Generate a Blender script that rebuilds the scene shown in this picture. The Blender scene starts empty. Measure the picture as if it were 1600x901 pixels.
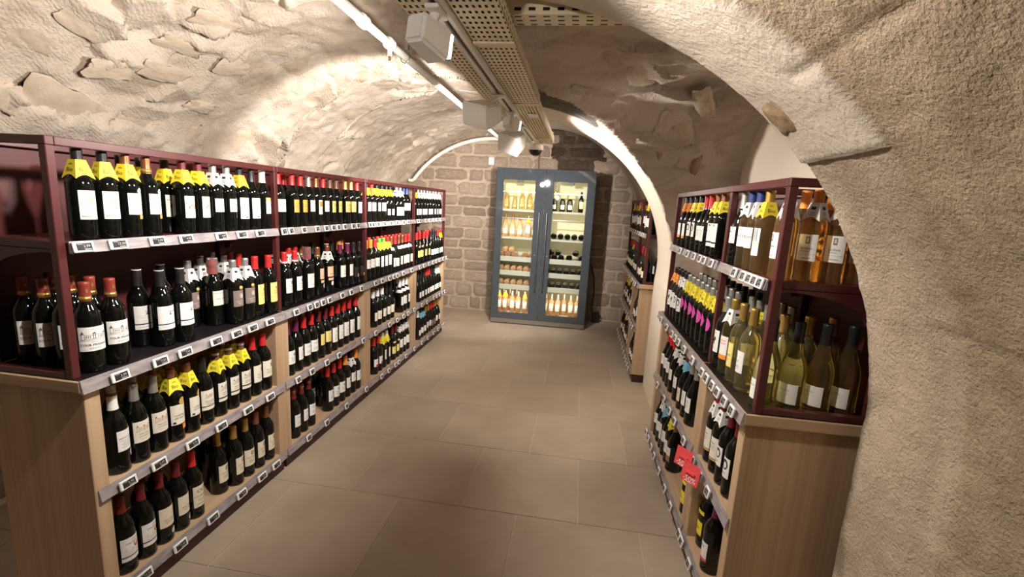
import bpy, bmesh, math, random
import numpy as np
from mathutils import Vector, Matrix
random.seed(7)
scene = bpy.context.scene
C = scene.collection

# ------------------------------------------------------------------ camera
cam_data = bpy.data.cameras.new('camera')
cam = bpy.data.objects.new('camera', cam_data)
C.objects.link(cam)
FW = Vector((-0.13534577, 0.97470424, -0.17785715))
RT = Vector((0.98761587, 0.14709587, 0.0545682))
UP = Vector((-0.0793499, 0.16826897, 0.98254219))
m4 = Matrix((RT, UP, -FW)).transposed().to_4x4()
m4.translation = Vector((0, 0, 1.5))
cam.matrix_world = m4
cam_data.sensor_width = 36.0
cam_data.lens = 721.88 / 1600 * 36.0
cam_data.clip_start = 0.02
scene.camera = cam

# ------------------------------------------------------------------ world, lights, exposure
world = bpy.data.worlds.new('world')
scene.world = world
world.use_nodes = True
world.node_tree.nodes['Background'].inputs[0].default_value = (1.0, 0.86, 0.7, 1)
world.node_tree.nodes['Background'].inputs[1].default_value = 0.05
scene.view_settings.view_transform = 'Standard'
scene.view_settings.look = 'None'
scene.view_settings.gamma = 1.0
scene.view_settings.exposure = 0.15
WARM = (1.0, 0.86, 0.70)
def spot(name, loc, target, watts, angle, blend=0.5, size=0.03, col=WARM):
    l = bpy.data.lights.new(name, 'SPOT')
    l.energy = watts; l.color = col; l.spot_size = math.radians(angle); l.spot_blend = blend
    l.shadow_soft_size = size
    o = bpy.data.objects.new(name, l)
    C.objects.link(o)
    o.location = loc
    o.rotation_euler = (Vector(target) - Vector(loc)).to_track_quat('-Z', 'Y').to_euler()
    return o
def area(name, loc, target, watts, sx, sy, col=WARM):
    l = bpy.data.lights.new(name, 'AREA')
    l.shape = 'RECTANGLE'; l.size = sx; l.size_y = sy; l.energy = watts; l.color = col
    o = bpy.data.objects.new(name, l)
    C.objects.link(o)
    o.location = loc
    o.rotation_euler = (Vector(target) - Vector(loc)).to_track_quat('-Z', 'Y').to_euler()
    return o
FRIDGE_GAIN = 0.26
NEUTRAL = (1.0, 0.925, 0.845)
for _loc, _tgt, _w, _a, _b in (
        ((-0.56, 1.10, 1.90), (-2.0, 1.70, 1.50), 95, 135, 0.6),      # first bay and the vault over it
        ((-0.58, 2.00, 1.88), (-2.2, 2.3, 1.50), 80, 125, 0.6),       # second bay
        ((-0.60, 2.85, 1.86), (-2.2, 4.2, 1.90), 170, 86, 0.35),      # strong wash on the far half of the side vault
        ((-0.60, 3.40, 1.86), (-1.8, 4.8, 0.90), 70, 105, 0.6),       # last bays
        ((-0.34, 3.64, 1.78), (0.55, 3.60, 1.80), 55, 125, 0.5),       # the lit arch
        ((-0.28, 1.02, 1.97), (0.92, 1.02, 1.30), 39, 112, 0.6),      # stone pier
        ((-0.30, 1.75, 1.95), (0.66, 2.1, 0.95), 58, 100, 0.6),       # pier unit
        ((-0.50, 3.95, 1.86), (-1.2, 6.2, 1.20), 190, 100, 0.6),       # end wall
        ((-0.40, -0.70, 1.74), (-0.40, 2.4, 1.985), 42, 36, 0.8),      # unseen spot added behind the camera to brighten the tray undersides
        ((-0.32, 2.60, 1.95), (-0.30, 3.9, 0.0), 60, 90, 0.8)):       # aisle floor
    spot('track_or_added_light', _loc, _tgt, _w, _a, _b, 0.035, NEUTRAL)


# ------------------------------------------------------------------ materials
MATS = {}
def new_mat(name):
    m = bpy.data.materials.new(name)
    m.use_nodes = True
    return m, m.node_tree, m.node_tree.nodes['Principled BSDF']
def flat(name, col, rough=0.5, metal=0.0, spec=0.5, coat=0.0, grain=0.0, scale=40.0):
    """plain painted / printed / plastic material, with a faint noise in the colour"""
    if name in MATS: return MATS[name]
    m, nt, b = new_mat(name)
    b.inputs['Base Color'].default_value = (*col, 1)
    b.inputs['Roughness'].default_value = rough
    b.inputs['Metallic'].default_value = metal
    b.inputs['Specular IOR Level'].default_value = spec
    b.inputs['Coat Weight'].default_value = coat
    if grain:
        tc = nt.nodes.new('ShaderNodeTexCoord')
        n = nt.nodes.new('ShaderNodeTexNoise'); n.inputs['Scale'].default_value = scale
        r = nt.nodes.new('ShaderNodeValToRGB')
        r.color_ramp.elements[0].position = 0.3; r.color_ramp.elements[1].position = 0.7
        r.color_ramp.elements[0].color = (*[c * (1 - grain) for c in col], 1)
        r.color_ramp.elements[1].color = (*[min(1, c * (1 + grain)) for c in col], 1)
        nt.links.new(tc.outputs['Object'], n.inputs['Vector'])
        nt.links.new(n.outputs['Fac'], r.inputs['Fac'])
        nt.links.new(r.outputs['Color'], b.inputs['Base Color'])
    MATS[name] = m
    return m
def N(nt, kind, **kw):
    n = nt.nodes.new(kind)
    for k, v in kw.items():
        if k.startswith('i_'): n.inputs[k[2:].replace('_', ' ')].default_value = v
        else: setattr(n, k, v)
    return n
def ramp(nt, src, stops):
    r = nt.nodes.new('ShaderNodeValToRGB')
    e = r.color_ramp.elements
    while len(e) < len(stops): e.new(0.5)
    for k, (p, c) in enumerate(stops):
        e[k].position = p; e[k].color = (*c, 1)
    nt.links.new(src, r.inputs['Fac'])
    return r.outputs['Color']
def mixc(nt, fac, a, b, mode='MIX'):
    n = nt.nodes.new('ShaderNodeMix'); n.data_type = 'RGBA'; n.blend_type = mode
    if isinstance(fac, (int, float)): n.inputs[0].default_value = fac
    else: nt.links.new(fac, n.inputs[0])
    for s, v in ((6, a), (7, b)):
        if isinstance(v, tuple): n.inputs[s].default_value = (*v, 1)
        else: nt.links.new(v, n.inputs[s])
    return n.outputs[2]
def math_n(nt, op, a, b=None, clamp=False):
    n = nt.nodes.new('ShaderNodeMath'); n.operation = op; n.use_clamp = clamp
    for s, v in ((0, a), (1, b)):
        if v is None: continue
        if isinstance(v, (int, float)): n.inputs[s].default_value = v
        else: nt.links.new(v, n.inputs[s])
    return n.outputs[0]
def noise(nt, vec, scale, detail=4.0, rough=0.55):
    n = N(nt, 'ShaderNodeTexNoise'); n.inputs['Scale'].default_value = scale
    n.inputs['Detail'].default_value = detail; n.inputs['Roughness'].default_value = rough
    nt.links.new(vec, n.inputs['Vector'])
    return n.outputs['Fac']
def obj_coord(nt, sx=1, sy=1, sz=1):
    tc = nt.nodes.new('ShaderNodeTexCoord')
    if (sx, sy, sz) == (1, 1, 1): return tc.outputs['Object']
    mp = nt.nodes.new('ShaderNodeMapping'); mp.inputs['Scale'].default_value = (sx, sy, sz)
    nt.links.new(tc.outputs['Object'], mp.inputs['Vector'])
    return mp.outputs['Vector']
def bump(nt, b, h, strength, dist=0.01):
    n = nt.nodes.new('ShaderNodeBump'); n.inputs['Strength'].default_value = strength; n.inputs['Distance'].default_value = dist
    nt.links.new(h, n.inputs['Height']); nt.links.new(n.outputs['Normal'], b.inputs['Normal'])

def plaster_material():
    """lime plaster over rubble stone; the attributes say where stone shows, where the ashlar is bare"""
    m, nt, b = new_mat('lime_plaster_vault')
    v = obj_coord(nt)
    st = N(nt, 'ShaderNodeAttribute', attribute_name='stone').outputs['Fac']
    ash = N(nt, 'ShaderNodeAttribute', attribute_name='ashlar').outputs['Fac']
    smo = N(nt, 'ShaderNodeAttribute', attribute_name='smooth_coat').outputs['Fac']
    n1 = noise(nt, v, 2.2, 6); n2 = noise(nt, v, 14, 5)
    plaster = ramp(nt, n1, [(0.3, (0.52, 0.432, 0.350)), (0.7, (0.68, 0.592, 0.50))])
    stone = ramp(nt, n2, [(0.3, (0.34, 0.26, 0.185)), (0.7, (0.56, 0.46, 0.36))])
    col = mixc(nt, math_n(nt, 'MULTIPLY', st, 0.5), plaster, stone)
    grime = noise(nt, v, 1.1, 5, 0.6)
    col = mixc(nt, math_n(nt, 'MULTIPLY', ramp_f(nt, grime, 0.55, 0.75), 0.24), col, (0.27, 0.20, 0.14))
    ashc = ramp(nt, noise(nt, v, 9, 8, 0.7), [(0.3, (0.37, 0.275, 0.185)), (0.65, (0.57, 0.452, 0.32))])
    col = mixc(nt, ash, col, ashc)
    pit = ramp_f(nt, noise(nt, v, 75, 3, 0.6), 0.66, 0.72)
    col = mixc(nt, math_n(nt, 'MULTIPLY', math_n(nt, 'MULTIPLY', pit, ash), 0.35), col, (0.24, 0.17, 0.11))
    col = mixc(nt, smo, col, (0.68, 0.60, 0.50))
    dark_fac = N(nt, 'ShaderNodeAttribute', attribute_name='crown_dark').outputs['Fac']
    col = mixc(nt, dark_fac, col, ramp(nt, n2, [(0.35, (0.085, 0.072, 0.062)), (0.7, (0.17, 0.15, 0.13))]))
    nt.links.new(col, b.inputs['Base Color'])
    b.inputs['Roughness'].default_value = 0.92
    b.inputs['Specular IOR Level'].default_value = 0.2
    fine = noise(nt, v, 55, 6, 0.65)
    tool = N(nt, 'ShaderNodeTexWave', wave_type='BANDS', bands_direction='DIAGONAL')
    tool.inputs['Scale'].default_value = 22; tool.inputs['Distortion'].default_value = 9; tool.inputs['Detail'].default_value = 3
    nt.links.new(v, tool.inputs['Vector'])
    h = math_n(nt, 'ADD', math_n(nt, 'MULTIPLY', fine, 0.9), math_n(nt, 'MULTIPLY', math_n(nt, 'MULTIPLY', tool.outputs['Fac'], math_n(nt, 'SUBTRACT', 1.0, ash)), 0.10))
    ra = noise(nt, v, 115, 5, 0.6)
    h = math_n(nt, 'ADD', h, math_n(nt, 'MULTIPLY', math_n(nt, 'MULTIPLY', ra, ash), 1.25))
    h = math_n(nt, 'MULTIPLY', h, math_n(nt, 'SUBTRACT', 1.0, math_n(nt, 'MULTIPLY', smo, 0.85)))
    bump(nt, b, h, 0.95, 0.011)
    return m
def ramp_f(nt, src, lo, hi):
    n = nt.nodes.new('ShaderNodeMapRange'); n.inputs['From Min'].default_value = lo; n.inputs['From Max'].default_value = hi
    nt.links.new(src, n.inputs['Value'])
    return n.outputs['Result']
def stone_material(name, lo, hi, vary=0.22, pale=(0.5, 0.42, 0.33), relief=0.02, sc=1.0):
    m, nt, b = new_mat(name)
    v = obj_coord(nt)
    oi = N(nt, 'ShaderNodeObjectInfo')
    add = N(nt, 'ShaderNodeVectorMath', operation='ADD'); nt.links.new(v, add.inputs[0]); nt.links.new(oi.outputs['Location'], add.inputs[1])
    vv = add.outputs[0]
    col = ramp(nt, noise(nt, vv, 11 * sc, 7, 0.65), [(0.3, lo), (0.68, hi)])
    col = mixc(nt, math_n(nt, 'MULTIPLY', ramp_f(nt, noise(nt, vv, 5 * sc, 4), 0.52, 0.66), 0.55), col, pale)
    r = math_n(nt, 'ADD', math_n(nt, 'MULTIPLY', oi.outputs['Random'], 2 * vary), 1 - vary)
    hsv = N(nt, 'ShaderNodeHueSaturation'); nt.links.new(col, hsv.inputs['Color']); nt.links.new(r, hsv.inputs['Value'])
    nt.links.new(hsv.outputs['Color'], b.inputs['Base Color'])
    b.inputs['Roughness'].default_value = 0.95; b.inputs['Specular IOR Level'].default_value = 0.15
    bump(nt, b, noise(nt, vv, 38 * sc, 7, 0.7), 0.9, relief)
    return m
def oak_material(name, along, lo=(0.40, 0.262, 0.150), hi=(0.55, 0.385, 0.245)):
    m, nt, b = new_mat(name)
    s = {'x': (1.2, 26, 26), 'y': (26, 1.2, 26), 'z': (26, 26, 1.2)}[along]
    v = obj_coord(nt, *s)
    s2 = {'x': (.5, 90, 90), 'y': (90, .5, 90), 'z': (90, 90, .5)}[along]
    v2 = obj_coord(nt, *s2)
    f = math_n(nt, 'ADD', math_n(nt, 'MULTIPLY', noise(nt, v, 0.55, 6, 0.6), 0.6), math_n(nt, 'MULTIPLY', noise(nt, v2, 0.8, 3), 0.4))
    nt.links.new(ramp(nt, f, [(0.34, lo), (0.62, hi)]), b.inputs['Base Color'])
    b.inputs['Roughness'].default_value = 0.55; b.inputs['Specular IOR Level'].default_value = 0.35
    bump(nt, b, noise(nt, v2, 0.8, 3), 0.15, 0.002)
    return m
def tile_material():
    m, nt, b = new_mat('beige_stone_tile')
    tc = nt.nodes.new('ShaderNodeTexCoord'); oi = N(nt, 'ShaderNodeObjectInfo')
    add = N(nt, 'ShaderNodeVectorMath', operation='ADD'); nt.links.new(tc.outputs['Object'], add.inputs[0]); nt.links.new(oi.outputs['Location'], add.inputs[1])
    v = add.outputs[0]
    col = ramp(nt, noise(nt, v, 3.0, 8, 0.62), [(0.3, (0.345, 0.270, 0.200)), (0.7, (0.43, 0.345, 0.262))])
    sp = ramp_f(nt, noise(nt, v, 95, 1, 0.4), 0.72, 0.78)
    col = mixc(nt, math_n(nt, 'MULTIPLY', sp, 0.5), col, (0.20, 0.15, 0.11))
    hsv = N(nt, 'ShaderNodeHueSaturation'); nt.links.new(col, hsv.inputs['Color'])
    nt.links.new(math_n(nt, 'ADD', math_n(nt, 'MULTIPLY', oi.outputs['Random'], 0.10), 0.95), hsv.inputs['Value'])
    nt.links.new(hsv.outputs['Color'], b.inputs['Base Color'])
    nt.links.new(ramp_f(nt, noise(nt, v, 6, 4), -0.9, 1.3), b.inputs['Roughness'])
    b.inputs['Specular IOR Level'].default_value = 0.35
    bump(nt, b, noise(nt, v, 60, 4), 0.06, 0.004)
    return m

M_PLASTER = plaster_material()
M_STONE = stone_material('rough_pale_limestone', (0.38, 0.28, 0.205), (0.60, 0.485, 0.38), 0.2, (0.66, 0.57, 0.47))
M_STONE_DARK = stone_material('dark_recess_stone', (0.055, 0.038, 0.028), (0.13, 0.095, 0.07), 0.2, (0.16, 0.12, 0.09))
M_STONE_BROWN = stone_material('brown_exposed_stone', (0.26, 0.165, 0.09), (0.48, 0.35, 0.22), 0.1, (0.50, 0.40, 0.28), 0.003, 0.12)
M_STONE_GREY = stone_material('grey_exposed_stone', (0.42, 0.335, 0.25), (0.60, 0.505, 0.40), 0.10, (0.63, 0.54, 0.44), 0.003, 0.12)
M_MORTAR = stone_material('sandy_lime_mortar', (0.46, 0.36, 0.265), (0.60, 0.485, 0.37), 0.0, (0.62, 0.52, 0.41))
M_OAK_V = oak_material('oak_laminate_upright', 'z')
M_OAK_Y = oak_material('oak_laminate_lengthwise', 'y')
M_OAK_X = oak_material('oak_laminate_crosswise', 'x')
M_TILE = tile_material()
M_GROUT = flat('pale_grout', (0.62, 0.53, 0.42), 0.9, grain=0.1, scale=60)
M_BURG = flat('burgundy_painted_steel', (0.074, 0.014, 0.015), 0.38, grain=0.08, scale=25)
M_BURG_PANEL = flat('burgundy_back_panel', (0.068, 0.008, 0.009), 0.55, grain=0.1, scale=8)
M_BLACK_TOP = flat('black_counter_laminate', (0.012, 0.010, 0.011), 0.28, grain=0.2, scale=200)
M_PLINTH = flat('burgundy_plinth', (0.040, 0.008, 0.010), 0.5, grain=0.1, scale=20)
M_STEEL = flat('brushed_steel', (0.42, 0.41, 0.40), 0.32, 1.0, grain=0.08, scale=120)
M_WHITE = flat('white_enamel', (0.86, 0.83, 0.78), 0.42, grain=0.02, scale=20)
M_WHITE_PL = flat('white_plastic', (0.80, 0.79, 0.78), 0.35, grain=0.02, scale=60)
M_BLACK_PL = flat('black_plastic', (0.014, 0.014, 0.015), 0.3, grain=0.1, scale=60)
M_SCREEN = flat('e_paper_screen', (0.030, 0.030, 0.033), 0.25, grain=0.3, scale=90)

# ------------------------------------------------------------------ mesh helpers
class MB:
    """collects faces and links them as ONE mesh object"""
    def __init__(s): s.v = []; s.f = []; s.mi = []; s.sm = []
    def add(s, vs, fs, mi=0, smooth=False):
        o = len(s.v); s.v += [tuple(p) for p in vs]
        for f in fs: s.f.append([o + i for i in f]); s.mi.append(mi); s.sm.append(smooth)
    def box(s, x0, x1, y0, y1, z0, z1, mi=0, bev=0.0):
        x0, x1 = min(x0, x1), max(x0, x1); y0, y1 = min(y0, y1), max(y0, y1); z0, z1 = min(z0, z1), max(z0, z1)
        if bev <= 0:
            vs = [(x, y, z) for z in (z0, z1) for y in (y0, y1) for x in (x0, x1)]
            s.add(vs, [(0, 2, 3, 1), (4, 5, 7, 6), (0, 1, 5, 4), (2, 6, 7, 3), (0, 4, 6, 2), (1, 3, 7, 5)], mi)
            return
        bm = bmesh.new()
        bmesh.ops.create_cube(bm, size=1.0)
        for v in bm.verts:
            v.co = Vector(((x0 + x1) / 2 + v.co.x * (x1 - x0), (y0 + y1) / 2 + v.co.y * (y1 - y0), (z0 + z1) / 2 + v.co.z * (z1 - z0)))
        bmesh.ops.bevel(bm, geom=list(bm.edges), offset=bev, segments=1, affect='EDGES')
        s.bm(bm, mi)
    def bm(s, bm, mi=0, smooth=False, mat=None):
        bm.verts.ensure_lookup_table()
        vs = [(mat @ v.co) if mat else v.co for v in bm.verts]
        s.add([tuple(v) for v in vs], [[v.index for v in f.verts] for f in bm.faces], mi, smooth)
        bm.free()
    def lathe(s, prof, seg=20, mi=0, c=(0, 0, 0), axis='z', smooth=True, a0=0.0):
        vs = []; n = len(prof)
        for k in range(seg):
            a = a0 + 2 * math.pi * k / seg
            for r, h in prof:
                x, y = r * math.cos(a), r * math.sin(a)
                p = {'z': (x, y, h), 'y': (x, h, y), 'x': (h, x, y)}[axis]
                vs.append((p[0] + c[0], p[1] + c[1], p[2] + c[2]))
        fs = []
        for k in range(seg):
            k2 = (k + 1) % seg
            for i in range(n - 1): fs.append((k * n + i, k2 * n + i, k2 * n + i + 1, k * n + i + 1))
        if axis != 'z': fs = [f[::-1] for f in fs]
        s.add(vs, fs, mi, smooth)
    def tube(s, pts, r, seg=10, mi=0, caps=True, smooth=True):
        P = [Vector(p) for p in pts]; vs = []; n = len(P)
        prev = None
        for i, p in enumerate(P):
            t = (P[min(i + 1, n - 1)] - P[max(i - 1, 0)]).normalized()
            if prev is None:
                u = t.orthogonal().normalized()
            else:
                u = (prev - t * prev.dot(t)).normalized()
            prev = u; w = t.cross(u)
            for k in range(seg):
                a = 2 * math.pi * k / seg
                vs.append(tuple(p + (u * math.cos(a) + w * math.sin(a)) * r))
        fs = [(i * seg + k, i * seg + (k + 1) % seg, (i + 1) * seg + (k + 1) % seg, (i + 1) * seg + k) for i in range(n - 1) for k in range(seg)]
        s.add(vs, fs, mi, smooth)
        if caps: s.add(vs[:seg], [list(range(seg))[::-1]], mi); s.add(vs[-seg:], [list(range(seg))], mi)
    def mesh(s, name, mats):
        me = bpy.data.meshes.new(name)
        me.from_pydata(s.v, [], s.f)
        for m in (mats if isinstance(mats, (list, tuple)) else [mats]): me.materials.append(m)
        me.polygons.foreach_set('material_index', s.mi)
        me.polygons.foreach_set('use_smooth', s.sm)
        me.update()
        return me
    def build(s, name, mats, parent=None, loc=None):
        return put(name, s.mesh(name, mats), parent, loc)
def put(name, me, parent=None, loc=None, rot=None):
    o = bpy.data.objects.new(name, me); C.objects.link(o)
    if parent is not None: o.parent = parent
    if loc is not None: o.location = loc
    if rot is not None: o.rotation_euler = rot
    return o
def tag(o, label, cat, group=None):
    o['label'] = label; o['category'] = cat
    if group: o['group'] = group
    return o
def thing(name, label, cat, loc=(0, 0, 0), rz=0.0, group=None):
    o = bpy.data.objects.new(name, None); C.objects.link(o)
    o.empty_display_size = 0.05
    o.location = loc; o.rotation_euler = (0, 0, rz)
    return tag(o, label, cat, group)
def structure(o, label=None):
    o['kind'] = 'structure'
    if label: o['label'] = label
    return o

# ------------------------------------------------------------------ noise on arrays
def _hash(ix, iy, iz, seed):
    h = (ix.astype(np.int64) * 374761393 + iy.astype(np.int64) * 668265263 + iz.astype(np.int64) * 2147483647 + seed * 974634777) & 0xFFFFFFFF
    h = ((h ^ (h >> 13)) * 1274126177) & 0xFFFFFFFF
    h = ((h ^ (h >> 16)) * 2246822519) & 0xFFFFFFFF
    return ((h ^ (h >> 15)) & 0xFFFFFF) / float(0xFFFFFF)
def vnoise(P, seed=0):
    I = np.floor(P).astype(np.int64); F = P - I; F = F * F * F * (F * (F * 6 - 15) + 10)
    out = 0
    for dx in (0, 1):
        for dy in (0, 1):
            for dz in (0, 1):
                w = (F[:, 0] if dx else 1 - F[:, 0]) * (F[:, 1] if dy else 1 - F[:, 1]) * (F[:, 2] if dz else 1 - F[:, 2])
                out = out + w * _hash(I[:, 0] + dx, I[:, 1] + dy, I[:, 2] + dz, seed)
    return out * 2 - 1
def fbm(P, octv=4, seed=0, gain=0.5):
    o = 0; a = 1.0; t = 0
    for k in range(octv):
        o = o + a * vnoise(P * (2 ** k) + 17.3 * k, seed + k); t += a; a *= gain
    return o / t
def worley(P, seed=0):
    """F1, F2, cell id and offset from the cell's seed for 2-D points"""
    I = np.floor(P).astype(np.int64)
    f1 = np.full(len(P), 9.0); f2 = np.full(len(P), 9.0); cid = np.zeros(len(P)); ou = np.zeros(len(P)); ov = np.zeros(len(P))
    z = np.zeros(len(P), np.int64)
    for dx in (-1, 0, 1):
        for dy in (-1, 0, 1):
            cx = I[:, 0] + dx; cy = I[:, 1] + dy
            px = cx + 0.1 + 0.8 * _hash(cx, cy, z, seed); py = cy + 0.1 + 0.8 * _hash(cx, cy, z + 1, seed)
            d = np.hypot(P[:, 0] - px, P[:, 1] - py)
            h = _hash(cx, cy, z + 2, seed)
            new = d < f1
            f2 = np.where(new, f1, np.minimum(f2, d)); cid = np.where(new, h, cid); f1 = np.where(new, d, f1)
            ou = np.where(new, P[:, 0] - px, ou); ov = np.where(new, P[:, 1] - py, ov)
    return f1, f2, cid, ou, ov
def sstep(a, b, x):
    t = np.clip((x - a) / (b - a), 0, 1); return t * t * (3 - 2 * t)
# ------------------------------------------------------------------ the vaulted shell
# Cross-section at each Y: the union of a side barrel over the shelves, a low tunnel near the camera,
# a cross vault over the middle bay, a second short tunnel (the bright arch) and the end bay.
OX, OZ = -0.45, 0.95
YC0, YC1 = 1.40, 3.42          # the middle bay
YB = 4.00                      # where the second tunnel opens into the end bay
def ell_exit(dx, dz, cx, cz, rx, rz):
    ox, oz = (OX - cx) / rx, (OZ - cz) / rz
    ux, uz = dx / rx, dz / rz
    a = ux * ux + uz * uz; b = ox * ux + oz * uz; c = ox * ox + oz * oz - 1
    return (-b + np.sqrt(np.maximum(b * b - a * c, 0))) / a
def section(Y, th):
    dx, dz = np.cos(th), np.sin(th)
    r = ell_exit(dx, dz, -1.17, 1.0, 1.44, 1.43)
    if Y <= YC0: r = np.maximum(r, ell_exit(dx, dz, -0.335, 0.92, 1.197, 1.165))
    elif Y < YC1 + 1e-6:
        u = min(abs(Y - 2.45) / 1.05, 1.0)
        if Y < 2.45: u *= 0.55
        T = 1.5 + 0.80 * math.sqrt(max(1 - u * u, 0))
        ex = np.where(dx > 1e-6, (1.05 - OX) / np.maximum(dx, 1e-6), np.where(dx < -1e-6, (0.72) / np.maximum(-dx, 1e-6), 99))
        ez = np.where(dz > 1e-6, (T - OZ) / np.maximum(dz, 1e-6), 99)
        r = np.maximum(r, np.minimum(ex, ez))
        if Y > 2.6: r = np.maximum(r, ell_exit(dx, dz, -0.53, 1.08, 1.19, 1.13))
        if Y < 2.2: r = np.maximum(r, ell_exit(dx, dz, -0.335, 0.92, 1.197, 1.165))
    elif Y <= YB: r = np.maximum(r, ell_exit(dx, dz, -0.53, 1.08, 1.19, 1.13))
    else: r = np.maximum(r, ell_exit(dx, dz, -0.45, 1.0, 1.25, 1.5))
    return r
ys = list(np.arange(-2.4, 0.4, 0.08)) + list(np.arange(0.4, 6.36, 0.0155))
ys = sorted([y for y in ys if min(abs(y - YC0), abs(y - YC1), abs(y - YB)) > 0.006] +
            [YC0 - .004, YC0, YC0 + .002, YC1, YC1 + .002, YB, YB + .002])
NT, NR, NL = 330, 46, 16
th = np.linspace(0, math.pi, NT)
rows = []; ylist = []
def add_row(Y, r):
    x = OX + r * np.cos(th); z = OZ + r * np.sin(th)
    zr = np.linspace(0, OZ, NR, endpoint=False); zl = np.linspace(OZ, 0, NL + 1)[1:]
    X = np.concatenate([np.full(NR, x[0]), x, np.full(NL, x[-1])])
    Z = np.concatenate([zr, z, zl])
    rows.append(np.stack([X, np.full(len(X), Y), Z], 1)); ylist.append(Y)
for Y in ys:
    r = section(Y, th)
    for yj, nj in ((YC0, 4), (YC1, 26), (YB, 8)):      # extra rows across the upright faces of the arches
        if abs(Y - yj - .002) < 1e-6:
            ra, n0 = section(yj, th), nj
            for q in range(1, n0 + 1): add_row(yj + .0019 * q / (n0 + 1), ra + (r - ra) * q / (n0 + 1))
    add_row(Y, r)
G = np.array(rows)                                   # (ny, nx, 3)
ny, nx = G.shape[:2]
dy = np.gradient(G, axis=0); dxx = np.gradient(G, axis=1)
NRM = np.cross(dxx, dy); NRM /= np.maximum(np.linalg.norm(NRM, axis=2, keepdims=True), 1e-9)
cen = np.array([OX, 0, OZ]); toC = cen - G; toC[:, :, 1] = 0
NRM *= np.sign((NRM * toC).sum(2, keepdims=True) + 1e-9)   # points into the room
P = G.reshape(-1, 3); X, Y, Z = P.T
arc = np.concatenate([np.zeros((ny, 1)), np.cumsum(np.linalg.norm(np.diff(G[:, :, [0, 2]], axis=1), axis=2), 1)], 1).reshape(-1)
# stones under the plaster: long cells in courses along the vault
W1 = np.stack([Y * 3.3 + arc * 1.1 + 0.75 * fbm(P * 2.6, 3, 5), arc * 5.4 - Y * 0.9 + 0.75 * fbm(P * 2.6 + 9, 3, 8)], 1)
midz = ((Y > YC0) & (Y <= YC1 + .00195) & (X > -0.5))[:, None]
W1 = np.where(midz, np.stack([X * 3.0 + 0.4 * fbm(P * 2.6, 3, 5), (Z - 0.8 * Y) * 6.5 + 0.4 * fbm(P * 2.6 + 9, 3, 8)], 1), W1)
f1, f2, cid, ou, ov = worley(W1, 3)
edge = sstep(0.0, 0.085, f2 - f1)
leftish = sstep(-0.55, -0.75, X)
face_mid = sstep(1.7, 1.95, Y) * ((Y <= YC1 + .00195) & (X > -0.6))
ashlar = np.where((Y < 1.06) & (X > -0.3), 1.0, 0.0)
ashlar = np.maximum(ashlar, sstep(1.07, 1.04, Y) * (X > -0.3))
lowpier = ((Z < 1.66) & (X > 0.2) & (Y < YC0 + .01)).astype(float)
ashlar = np.maximum(ashlar, lowpier * 0.75)
band = ((Y >= 1.06) & (Y <= YC0 + .01) & (Z >= 1.66) & (X > -0.35)).astype(float)
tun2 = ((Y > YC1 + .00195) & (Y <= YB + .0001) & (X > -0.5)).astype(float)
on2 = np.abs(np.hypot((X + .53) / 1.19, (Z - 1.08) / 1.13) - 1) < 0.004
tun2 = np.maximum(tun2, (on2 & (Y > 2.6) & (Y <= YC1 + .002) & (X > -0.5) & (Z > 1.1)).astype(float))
crown_dark = tun2 * (X > -.5) * (X < .06 + .03 * vnoise(P * 6, 4)) * (Y < 3.44)  # dark grey patch on the second tunnel's soffit, by the crown
smooth = np.maximum(tun2, ((X > 1.0) & (Y > YC0) & (Y < YC1)).astype(float))
smooth = np.maximum(smooth, 0.45 * band)
rub = np.clip(np.maximum(leftish, face_mid) * (1 - smooth) , 0, 1) * (1 - ashlar)
show = sstep(0.70, 0.74, cid) * edge * rub
ga = (cid * 31.7 % 1) * 2 * math.pi
facet = (np.cos(ga) * ou + np.sin(ga) * ov) * (0.4 + 0.6 * (cid * 57.3 % 1)) * 0.060
ledge = (0.010 + facet + (cid * 13.7 % 1 - 0.5) * 0.016) * edge
patch = sstep(-0.22, 0.12, fbm(P * 2.1 + 31, 3, 44))
disp = 1.25 * rub * (ledge * (0.12 + 0.88 * patch) + 0.012 * fbm(P * 4.0, 4, 21) + 0.008 * fbm(P * np.array([17, 17, 23]), 3, 23))
disp += (1 - rub) * (1 - smooth) * (0.006 * fbm(P * 5.0, 3, 61) + 0.0035 * fbm(P * 22, 3, 62))
disp += ashlar * (0.0040 * fbm(P * 36, 3, 71) + 0.006 * fbm(P * 7, 3, 72))
disp += band * (0.012 + 0.004 * fbm(P * 9, 3, 66)) + smooth * 0.002 * fbm(P * 4, 2, 67)
# open joints between the ashlar blocks of the tunnel
jl = np.abs(Z - (1.28 + 0.012 * vnoise(P * 3, 2))); jl = np.minimum(jl, np.abs(Z - 0.80 - .02 * (Y - 1))); jl = np.minimum(jl, np.abs(Z - 1.81))
jv = np.where(Z < 1.28, np.abs(Y - 1.12), np.where(Z < 1.81, np.abs(Y - 0.62), np.abs(Y - 0.70)))
joint = np.exp(-(np.minimum(jl, jv) / 0.009) ** 2) * ((Y < 1.15) & (X > 0.2) & (Z > .3))
disp -= 0.010 * joint
J2 = np.minimum(np.abs(np.arctan2(Z - 1.08, X + .53) - .62), np.abs(np.arctan2(Z - 1.08, X + .53) - 1.02))
disp -= tun2 * 0.006 * np.exp(-(J2 / 0.004) ** 2)
flatten = sstep(0.0, 0.05, Z)
PD = P + NRM.reshape(-1, 3) * (disp * flatten)[:, None]
idx = np.arange(ny * nx).reshape(ny, nx)
Q = np.stack([idx[:-1, :-1], idx[:-1, 1:], idx[1:, 1:], idx[1:, :-1]], 2)
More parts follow.
